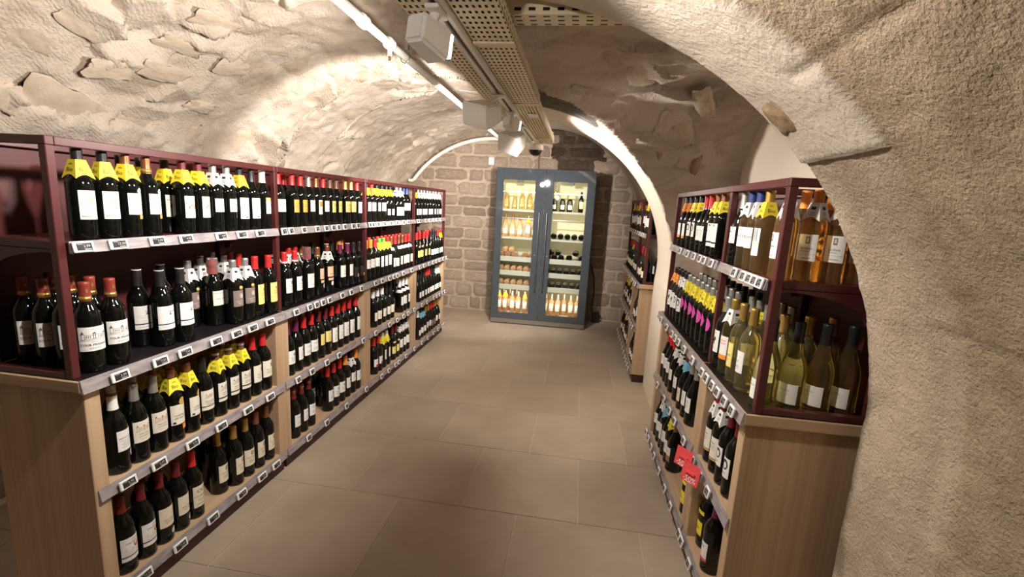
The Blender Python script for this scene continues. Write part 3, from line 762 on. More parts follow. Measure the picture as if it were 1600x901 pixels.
LAB = {
    'tour': (.082, .079, .112, 'white', [('t', 'CHATEAU', 0, .40, .05, 'grey')] + CHATEAU(.10, 'grey') + [('t', 'CHATEAU', 0, -.12, .05, 'grey'), ('t', 'TOUR PRIGNAC', 0, -.24, .125, 'ink'), ('t', 'M É D O C', 0, -.38, .08, 'grey')]),
    'balloon': (.052, .092, .115, 'white', [('e', .16, .20, .17, .14, 'pinkline'), ('r', .155, .02, .165, .08, 'pinkline'), ('p', [(-.32, .0), (.05, .0), (-.14, .12)], 'rosetint'), ('t', 'NOSTRE', .02, -.12, .075, 'grey'), ('t', 'NATURE', .02, -.20, .075, 'grey'), ('r', -.42, -.42, .1, -.37, 'landgreen')]),
    'doria': (.054, .075, .120, 'white', [('e', .28, .60, .20, .15, 'white'), ('e', .28, .60, .15, .11, 'pale'), ('t', 'TOUR', .05, .10, .15, 'ink'), ('t', "d'HORLOGE", .03, -.04, .12, 'ink')] + LN(-.18, 2, .5) + [('r', .12, -.72, .48, -.48, 'orange'), ('r', .20, -.66, .40, -.56, 'cream')]),
    'valley': (.056, .088, .110, 'ivory', [('t', 'Bastide du Parc', 0, .28, .085, 'ink'), ('r', -.25, -.10, .35, .14, 'rosetint'), ('p', [(-.25, .02), (-.05, .12), (.1, .04), (.35, .13), (.35, -.1), (-.25, -.1)], 'brown')] + LN(-.2, 3, .4, 'grey', .06)),
    'delp': (.056, .058, .118, 'white', [('t', 'DELPHIS', .08, 0, .15, 'ink')] + LN(-.2, 2, .4)),
    'mount': (.052, .098, .105, 'white', [('p', [(-.5, .12), (.1, -.02), (.5, -.12), (.5, -.30), (-.5, -.30)], 'teal'), ('p', [(-.5, .0), (-.1, -.1), (.5, .0), (.5, -.30), (-.5, -.30)], 'sky'), ('t', 'CAP SUD', .05, .30, .085, 'grey'), ('t', 'MAISON', .05, .20, .06, 'grey'), ('r', -.5, -.345, .5, -.325, 'ink'), ('r', -.1, -.45, .2, -.39, 'grey')]),
    'goldtop': (.052, .080, .118, 'white', [('r', -.5, .26, .5, .5, 'goldlab')] + LN(.1, 3, .5)),
    'plain': (.056, .066, .120, 'white', [('t', 'Château', .05, .20, .14, 'ink')] + LN(.0, 3, .6)),
    'orange': (.058, .070, .118, 'amberlab', [('t', 'MAISONNEUVE', 0, -.02, .11, 'brown'), ('r', -.3, .2, .3, .215, 'brown'), ('r', -.3, -.25, .3, -.235, 'brown')]),
    'pict': (.052, .086, .112, 'white', [('r', -.40, .05, .40, .40, 'orange'), ('p', [(-.4, .05), (.4, .05), (.4, .2), (0, .3), (-.4, .15)], 'goldlab')] + LN(-.1, 4, .6)),
    'script': (.056, .066, .118, 'white', [('t', 'Clos', -.05, .2, .22, 'grey'), ('p', [(-.3, .0), (.3, -.08), (.32, -.06), (-.28, .03)], 'ink')] + LN(-.2, 2, .5)),
    'estate': (.056, .072, .116, 'lemon', CHATEAU(.14, 'brown', .8) + [('t', 'DOMAINE', 0, -.18, .12, 'brown')] + LN(-.3, 2, .5, 'brown')),
    'twin': (.058, .048, .075, 'white', [('r', -.01, -.4, .01, .4, 'pale'), ('r', -.3, .02, .3, .06, 'grey')]),
    'plainlow': (.060, .056, .072, 'white', [('t', 'Côtes', 0, .15, .18, 'grey')] + LN(-.1, 2, .5)),
    'twoband': (.078, .090, .112, 'white', [('p', [(-.05, .12), (.10, .12), (.03, .24)], 'grey'), ('t', 'Hauterive', .18, .26, .11, 'ink')] + LN(.05, 2, .7, 'pale') + LN(-.15, 2, .5, 'pale') + [('r', -.5, -.30, .5, -.25, 'ink'), ('r', -.5, -.5, .5, -.30, 'white'), ('r', -.36, -.41, .10, -.39, 'grey')]),
    'brown': (.060, .074, .118, 'taupe', [('e', .12, .16, .16, .15, 'pale'), ('e', .12, .16, .12, .11, 'taupe'), ('e', .13, .15, .08, .08, 'pale'), ('t', 'CHEMIN NOIR', .08, -.18, .10, 'pale')] + LN(-.3, 2, .4, 'pale')),
    'domaine': (.068, .066, .125, 'ivory', [('t', 'DOMAINE du GRÈS', 0, .34, .12, 'brown'), ('r', -.4, .16, .4, .175, 'pale'), ('t', 'Vieilles Vignes', 0, -.04, .13, 'ink')] + LN(-.22, 3, .7, 'pale')),
    'creamy': (.060, .098, .108, 'lemon', [('p', [(.0, .30), (.14, .30), (.14, .18), (.07, .13), (.0, .18)], 'brown'), ('t', 'DOMAINE', .05, .05, .085, 'brown'), ('t', 'DES SABLES', .05, -.05, .085, 'brown')] + LN(-.2, 3, .6, 'goldlab')),
    'crestsm': (.054, .078, .112, 'white', [('r', .10, .10, .28, .34, 'dkgreen'), ('t', 'Clément', .0, -.02, .12, 'ink')] + LN(-.2, 3, .6)),
    'rosette': (.062, .082, .110, 'white', [('e', .05, 0, .40, .36, 'rosetint'), ('e', .05, 0, .36, .32, 'white'), ('e', .05, 0, .31, .27, 'pinkline'), ('e', .05, 0, .28, .24, 'white')]),
    'peach': (.060, .064, .132, 'peach', [('p', [(.15, .05), (.4, .0), (.45, .3), (.3, .35)], 'brown'), ('t', 'Granit', -.05, -.26, .17, 'brown'), ('r', -.42, -.86, .42, -.62, 'peach'), ('e', .08, -1.17, .22, .22, 'white')]),
    'tallnotch': (.060, .078, .112, 'white', [('p', [(.28, .5), (.5, .5), (.5, .38)], 'ink'), ('t', 'Le Merle', .1, .02, .12, 'ink'), ('r', .2, .25, .34, .27, 'grey')] + LN(-.2, 2, .5)),
    'blackdisc': (.052, .070, .090, 'black', [('r', -.3, .3, .2, .315, 'grey'), ('e', .2, -.35, .24, .18, 'gold')]),
    'narrow': (.040, .082, .112, 'white', [('t', 'Terra', 0, .25, .14, 'ink')] + LN(0, 4, .6)),
    'beigeframe': (.066, .068, .075, 'cream', [('r', -.44, .40, .44, .43, 'brown'), ('r', -.44, -.43, .44, -.40, 'brown'), ('r', -.44, -.43, -.41, .43, 'brown'), ('r', .41, -.43, .44, .43, 'brown'), ('t', 'Pinot', .12, .1, .16, 'brown')]),
    'creamlow': (.060, .072, .080, 'cream', [('t', 'Bourgogne', 0, .15, .15, 'brown')] + LN(-.1, 3, .6, 'brown')),
    'sainte': (.060, .075, .120, 'white', [('t', 'SAINTE CLAIRE', 0, .12, .10, 'ink')] + LN(-.02, 5, .6, 'grey', .08) + [('e', .36, -.74, .21, .20, 'pale')]),
    'manorred': (.066, .080, .118, 'ivory', CHATEAU(.15, 'copper', .85) + [('t', 'CHATEAU', 0, -.10, .10, 'grey'), ('t', 'LAGARDE', 0, -.22, .10, 'copper'), ('r', -.2, -.36, .2, -.35, 'grey')]),
    'tint': (.064, .082, .112, 'ivory', [('p', [(-.5, .5), (.5, .5), (.5, .1), (-.5, .3)], 'rosetint'), ('p', [(-.1, .05), (.35, .1), (.3, .32), (.05, .35)], 'goldlab'), ('t', 'CHÂTEAU', .02, -.05, .11, 'ink'), ('t', 'LES HAUTS', .02, -.18, .11, 'ink'), ('r', -.4, -.45, -.25, -.35, 'ink'), ('r', .12, -.80, .5, -.55, 'orange'), ('e', .22, .62, .24, .19, 'gold')]),
    'lowband': (.066, .088, .108, 'ivory', CHATEAU(.20, 'copper', .6) + [('t', 'Fonvieille', .0, -.05, .11, 'ink')] + LN(-.16, 2, .5) + [('r', -.5, -.32, .5, -.28, 'ink')]),
    'bandchat': (.070, .086, .112, 'ivory', CHATEAU(.20, 'grey', .8) + [('t', 'GRAND VIN', 0, -.06, .09, 'ink')] + LN(-.17, 1, .6) + [('r', -.5, -.34, .5, -.27, 'ink')]),
    'crest': (.058, .086, .112, 'ivory', [('p', [(.22, .30), (.40, .30), (.40, .16), (.31, .06), (.22, .16)], 'brown'), ('t', 'Roc', -.05, -.05, .13, 'ink')] + LN(-.2, 2, .5)),
    'yellab': (.060, .070, .120, 'lemon', [('e', .05, .10, .26, .24, 'goldlab'), ('e', .05, .10, .20, .17, 'lemon'), ('t', 'CUVÉE', 0, -.28, .14, 'brown'), ('e', .15, -.92, .20, .18, 'grey')]),
    'tallwhite': (.056, .096, .108, 'white', [('e', .08, .22, .07, .06, 'grey'), ('t', 'Moulin', .03, -.05, .10, 'ink')] + LN(-.2, 3, .5)),
    'duo': (.060, .066, .085, 'ivory', [('e', .3, .30, .3, .3, 'white'), ('t', 'Syrah', 0, 0, .16, 'ink')] + LN(-.2, 2, .6)),
    'shield': (.070, .090, .095, 'white', [('t', 'Château', .15, .38, .08, 'grey'), ('t', 'FONTRIEU', .0, .25, .09, 'ink'), ('p', [(.08, .20), (.30, .20), (.30, .06), (.19, -.02), (.08, .06)], 'red')] + CHATEAU(-.12, 'pale', .8) + [('r', -.5, -.32, .5, -.28, 'ink')]),
    'manor': (.070, .082, .110, 'cream', [('p', [(-.2, .05), (.2, .05), (.3, .25), (-.05, .3)], 'grey'), ('p', [(-.12, .1), (.15, .1), (.15, .2), (-.05, .22)], 'cream'), ('t', 'Haut Médoc', .0, -.12, .11, 'ink')] + LN(-.24, 2, .6) + [('e', .25, -.84, .20, .16, 'pale')]),
    'talb': (.070, .096, .098, 'cream', [('e', -.15, .26, .16, .08, 'grey'), ('e', -.15, .26, .12, .05, 'cream'), ('e', .12, .26, .16, .08, 'grey'), ('e', .12, .26, .12, .05, 'cream'), ('t', 'VALBONNE', 0, .02, .13, 'grey')] + LN(-.14, 2, .6) + [('t', 'SAINT-JULIEN', 0, -.36, .08, 'ink')]),
    'creamcrest': (.062, .084, .098, 'cream', [('r', -.02, .16, .26, .38, 'brown'), ('r', .04, .22, .20, .32, 'cream'), ('t', 'Clos Fleuri', 0, .02, .12, 'ink')] + LN(-.15, 3, .5)),
    'castlewide': (.062, .072, .105, 'white', [('p', [(-.4, .0), (.4, .05), (.4, .09), (-.4, .05)], 'ink'), ('t', 'Fonréal', 0, .25, .14, 'ink')] + LN(-.15, 3, .6)),
    'smallcrest': (.060, .076, .105, 'white', [('r', .02, .12, .18, .30, 'ink'), ('t', 'Bel Air', 0, -.05, .12, 'ink')] + LN(-.2, 2, .5)),
    'redspot': (.060, .062, .095, 'white', LN(.2, 3, .6) + [('r', -.2, -.48, .45, -.2, 'red')]),
    'blue': (.056, .060, .08, 'white', LN(.2, 3, .6)),
    'greylow': (.056, .062, .078, 'taupe', LN(.2, 3, .6, 'pale')),
    'framed': (.066, .064, .090, 'lemon', [('r', -.4, .36, .4, .39, 'brown'), ('r', -.4, -.39, .4, -.36, 'brown'), ('t', 'Alsace', 0, .05, .2, 'brown'), ('r', -.35, 1.0, .35, 1.22, 'cream')]),
    'sign': (.068, .078, .122, 'white', [('t', 'L\'Aster', .05, .05, .28, 'grey'), ('r', -.3, -.15, .3, -.14, 'pale')] + LN(-.25, 3, .6, 'pale')),
    'stripe': (.056, .100, .112, 'white', [('r', -.30 + .14 * k, .02, -.24 + .14 * k, .48, 'grey') for k in range(5)] + [('r', -.5, -.12, .5, .0, 'cream')]),
    'jardin': (.064, .086, .112, 'white', [('r', -.02, .16, .16, .42, 'grey'), ('r', .02, .22, .12, .38, 'pale'), ('t', 'Jardine', .05, -.02, .14, 'grey')] + LN(-.14, 1, .4) + [('r', -.5, -.26, .5, -.24, 'pale'), ('r', -.1, -.40, .3, -.38, 'grey')]),
    'cursive': (.072, .078, .110, 'ivory', [('e', -.1, .36, .07, .06, 'goldlab'), ('t', 'Lazare', .05, .06, .22, 'ink'), ('t', 'Sauternes', -.1, -.22, .09, 'grey'), ('r', -.4, -.38, .4, -.37, 'pale')]),
    'lowwhite': (.064, .066, .062, 'white', [('t', 'Sancerre', -.08, .18, .12, 'grey')] + LN(.02, 2, .5, 'pale')),
    'lotlion': (.056, .090, .108, 'white', [('t', 'LOT', .05, .36, .13, 'grey'), ('p', [(-.1, .05), (.1, .22), (.25, .12), (.15, -.02), (.0, -.08)], 'ink'), ('p', [(-.05, -.1), (.15, -.05), (.05, -.2)], 'ink')] + LN(-.3, 2, .5)),
    'oslab': (.056, .082, .110, 'white', [('t', 'TERRE', .1, .28, .12, 'coral'), ('t', 'CLAIRE', .1, .14, .12, 'coral'), ('r', -.5, -.62, .5, -.40, 'orange')]),
    'wheat': (.060, .092, .105, 'goldlab', [('r', -.44, -.47, .44, .47, 'lemon'), ('t', 'Colombe', .05, -.02, .12, 'brown')] + LN(-.2, 2, .5, 'brown')),
    'bunch': (.060, .078, .105, 'white', [('p', [(-.1, .3), (.3, .3), (.1, -.05)], 'grey'), ('t', 'Viognier', 0, -.2, .12, 'grey')] + LN(-.3, 2, .5)),
    'pinkdisc': (.062, .050, .140, None, [('e', -.05, 0, .5, .62, 'magenta'), ('t', 'merlot', -.05, .05, .18, 'white'), ('r', -.25, -.18, .15, -.15, 'white')]),
    'coraldisc': (.062, .050, .140, None, [('e', -.05, 0, .5, .62, 'coral'), ('t', 'syrah', -.05, .05, .18, 'white'), ('r', -.25, -.18, .15, -.15, 'white')]),
    'faceart': (.056, .076, .112, 'white', [('e', .1, .15, .28, .26, 'ink'), ('e', .12, .12, .16, .16, 'white'), ('t', 'Ardent', 0, -.28, .12, 'ink')]),
    'orangeband': (.056, .076, .100, 'white', [('t', 'Faune', .05, .2, .16, 'grey'), ('r', -.5, -.62, .5, -.42, 'orange')] + LN(0, 2, .5)),
    'vee': (.060, .074, .100, 'white', [('t', 'Vé & Co', 0, .2, .15, 'ink')] + LN(.02, 4, .6)),
    'notch': (.062, .090, .112, 'white', [('p', [(.0, .5), (.3, .5), (.2, .34), (.05, .38)], 'ink'), ('e', -.18, .10, .07, .05, 'ink'), ('r', -.5, -.5, .5, -.44, 'ink'), ('r', -.1, -.70, .5, -.52, 'white')]),
    'chyellow': (.066, .062, .085, 'yellow', [('t', 'Crespa', -.05, .0, .26, 'ink'), ('r', -.45, -.40, .45, -.36, 'goldlab'), ('r', -.55, 1.06, .55, 1.34, 'yellow')]),
    'goldband': (.062, .085, .105, 'ivory', [('t', 'Cuvée', .05, .22, .14, 'ink')] + LN(.05, 3, .6) + [('r', -.5, -.62, .5, -.52, 'gold')]),
    'landscape': (.070, .080, .085, 'white', [('p', [(-.5, -.1), (-.2, .1), (.1, -.02), (.5, .14), (.5, -.35), (-.5, -.35)], 'landgreen'), ('r', -.5, -.5, .5, -.35, 'coral'), ('t', 'Sierra', 0, .28, .2, 'ink')]),
    'brownlow': (.060, .080, .095, 'white', [('r', -.5, -.5, .5, -.08, 'copper'), ('t', 'Vesper', 0, .2, .16, 'grey')]),
    'buttons': (.052, .062, .105, 'white', [('e', 0, .1, .3, .3, 'pale'), ('e', 0, .1, .2, .2, 'white')] + LN(-.3, 2, .5)),
}
def bent(mb, R, zc, pts, faces, mi, off):
    mb.add([((R + off) * math.cos(x / R), (R + off) * math.sin(x / R), zc + y) for x, y in pts], faces, mi)
def strip(mb, R, zc, x0, x1, y0, y1, mi, off):
    n = max(1, int(math.ceil((x1 - x0) / 0.006)))
    pts = [(x0 + (x1 - x0) * i / n, y) for i in range(n + 1) for y in (y0, y1)]
    bent(mb, R, zc, pts, [(2 * i, 2 * i + 2, 2 * i + 3, 2 * i + 1) for i in range(n)], mi, off)
_LM = {}
def label_mesh(shape, name):
    key = (shape, name)
    if key in _LM: return _LM[key]
    W, H, zc, paper, els = LAB[name]
    R = radius_at(shape, zc)
    mats = []; mb = MB()
    def mi(c):
        m = cm(c)
        if m not in mats: mats.append(m)
        return mats.index(m)
    if paper: strip(mb, R, zc, -W / 2, W / 2, -H / 2, H / 2, mi(paper), 0.0003)
    for k, e in enumerate(els):
        off = 0.00045 + 0.00004 * k
        if e[0] == 'r': strip(mb, R, zc, e[1] * W, e[3] * W, e[2] * H, e[4] * H, mi(e[5]), off)
        elif e[0] == 'e':
            n = 20; rx, ry = e[3] * W, e[4] * H
            # fan of thin strips so that the disc follows the glass
            m = 8
            for i in range(m):
                a, b = -1 + 2 * i / m, -1 + 2 * (i + 1) / m
                ya, yb = math.sqrt(max(0, 1 - a * a)), math.sqrt(max(0, 1 - b * b))
                bent(mb, R, zc, [(e[1] * W + a * rx, e[2] * H - ya * ry), (e[1] * W + b * rx, e[2] * H - yb * ry), (e[1] * W + b * rx, e[2] * H + yb * ry), (e[1] * W + a * rx, e[2] * H + ya * ry)], [(0, 1, 2, 3)], mi(e[5]), off)
        elif e[0] == 'p':
            bent(mb, R, zc, [(x * W, y * H) for x, y in e[1]], [tuple(range(len(e[1])))], mi(e[2]), off + .0003)
        elif e[0] == 't':
            v, f = text_faces(e[1], e[4] * H)
            ww = max(x for x, y in v) - min(x for x, y in v)
            s = min(1.0, 0.94 * W / ww)
            bent(mb, R, zc, [(x * s + e[2] * W, y * s + e[3] * H) for x, y in v], f, mi(e[5]), off + .0002)
    _LM[key] = mb.mesh('label', mats)
    return _LM[key]
_CM = {}
def capsule_mesh(shape, col, band=None):
    key = (shape, col, band)
    if key in _CM: return _CM[key]
    _, R, z0, z1, r = SHAPES[shape]
    mb = MB(); r0 = max(r, radius_at(shape, z0) + .0007)
    mb.lathe([(r0, z0), (max(r - .0003, radius_at(shape, z0 + .012) + .0006), z0 + .012), (r - .0006, z1 - .022), (r, z1 - .010), (r, z1 - .002), (r - .0016, z1), (0, z1 + .0001)], 18)
    mats = [cm(col, 'foil')]
    if band:
        bc, a, b = band
        mats.append(cm(bc, 'foil'))
        ra = r0 + .0005 if a < .02 else r + .0002
        mb.lathe([(r - .001, z0 + a), (ra, z0 + a), (max(r, r0 - .001) + .0002 if a < .02 else ra, z0 + b), (r - .001, z0 + b)], 18, 1)
        if col == 'brick' and bc == 'gold':     # little gilt crest above the band
            bent(mb, r, z0 + .034, [(-.003, -.006), (.003, -.006), (.003, .003), (0, .008), (-.003, .003)], [(0, 1, 2, 3, 4)], 1, .0008)
    _CM[key] = mb.mesh('capsule', mats)
    return _CM[key]
_NM = {}
def neck_tag_mesh(shape, kind):
    """folded card collar that hangs over the neck; five faces with scalloped lower edges"""
    key = (shape, kind)
    if key in _NM: return _NM[key]
    paper = {'Y': 'yellow', 'O': 'orange', 'W': 'white', 'B': 'sky'}[kind]
    mats = [cm(paper), cm('ink')]
    low = shape == 'bur'
    zt, zb, rt, rb = (.257, .197, .0215, .0412) if not low else (.257, .200, .0215, .0375)
    mb = MB(); n = 4
    for k in range(n):
        a0, a1 = (k - .5) * 2 * math.pi / n, (k + .5) * 2 * math.pi / n
        A = Vector((math.cos(a0), math.sin(a0), 0)); B_ = Vector((math.cos(a1), math.sin(a1), 0))
        top = [A * rt + Vector((0, 0, zt)), B_ * rt + Vector((0, 0, zt))]
        m = 8; bot = []
        for i in range(m + 1):
            t = i / m
            p = A.lerp(B_, t) * rb
            lift = 0.013 * math.sin(math.pi * t)
            q = A.lerp(B_, t) * rt
            f = lift / (zt - zb)
            bot.append(p.lerp(q, f) + Vector((0, 0, zb + lift)))
        tops = [top[0].lerp(top[1], i / m) for i in range(m + 1)]
        vs = [tuple(v) for v in tops + bot]
        mb.add(vs, [(i, m + 1 + i, m + 2 + i, i + 1) for i in range(m)], 0)
        # print on the face
        mid_t, mid_b = top[0].lerp(top[1], .5), (A + B_) * .5 * rb + Vector((0, 0, zb))
        upv = (mid_t - mid_b).normalized(); rt_v = (B_ - A).normalized(); nv = rt_v.cross(upv).normalized()
        if nv.dot(A + B_) < 0: nv = -nv
        o = mid_b + (mid_t - mid_b) * .46 + nv * .0006
        def pr(v, f, dx=0, dy=0): mb.add([tuple(o + rt_v * (x + dx) + upv * (y + dy)) for x, y in v], f, 1)
        R4 = lambda x0, y0, x1, y1: ([(x0, y0), (x1, y0), (x1, y1), (x0, y1)], [(0, 1, 2, 3)])
        if kind in 'YO':
            v, f = text_faces('Bio', .0195); pr(v, f)
            pr(*R4(-.008, .0165, .008, .0178)); pr(*R4(-.006, .020, .006, .0212))
        elif kind == 'W':
            pr(*R4(-.0075, .010, .0075, .020)); pr(*R4(-.009, -.009, .009, -.0075)); pr(*R4(-.007, -.0045, .007, -.003)); pr(*R4(-.009, .0, .009, .0015))
        else:
            for q in range(4): pr(*R4(-.011, -.010 + q * .007, .011, -.0085 + q * .007))
    _NM[key] = mb.mesh('neck_tag', mats)
    return _NM[key]
_GM = {}
def body_mesh(shape, glass):
    key = (shape, glass)
    if key not in _GM:
        mb = MB(); mb.lathe(SHAPES[shape][0], 24); _GM[key] = mb.mesh('glass_body', GLASS[glass])
    return _GM[key]
def clear_cap_mesh():
    if 'cc' not in _GM:
        mb = MB()
        mb.lathe([(.0205, .232), (.0225, .236), (.0225, .300), (.0205, .304), (.0, .304)], 18)
        mb.lathe([(.0160, .262), (.0225, .263), (.0225, .270), (.0160, .271)], 18)
        _GM['cc'] = mb.mesh('security_cap', M_CLEARCAP)
    return _GM['cc']
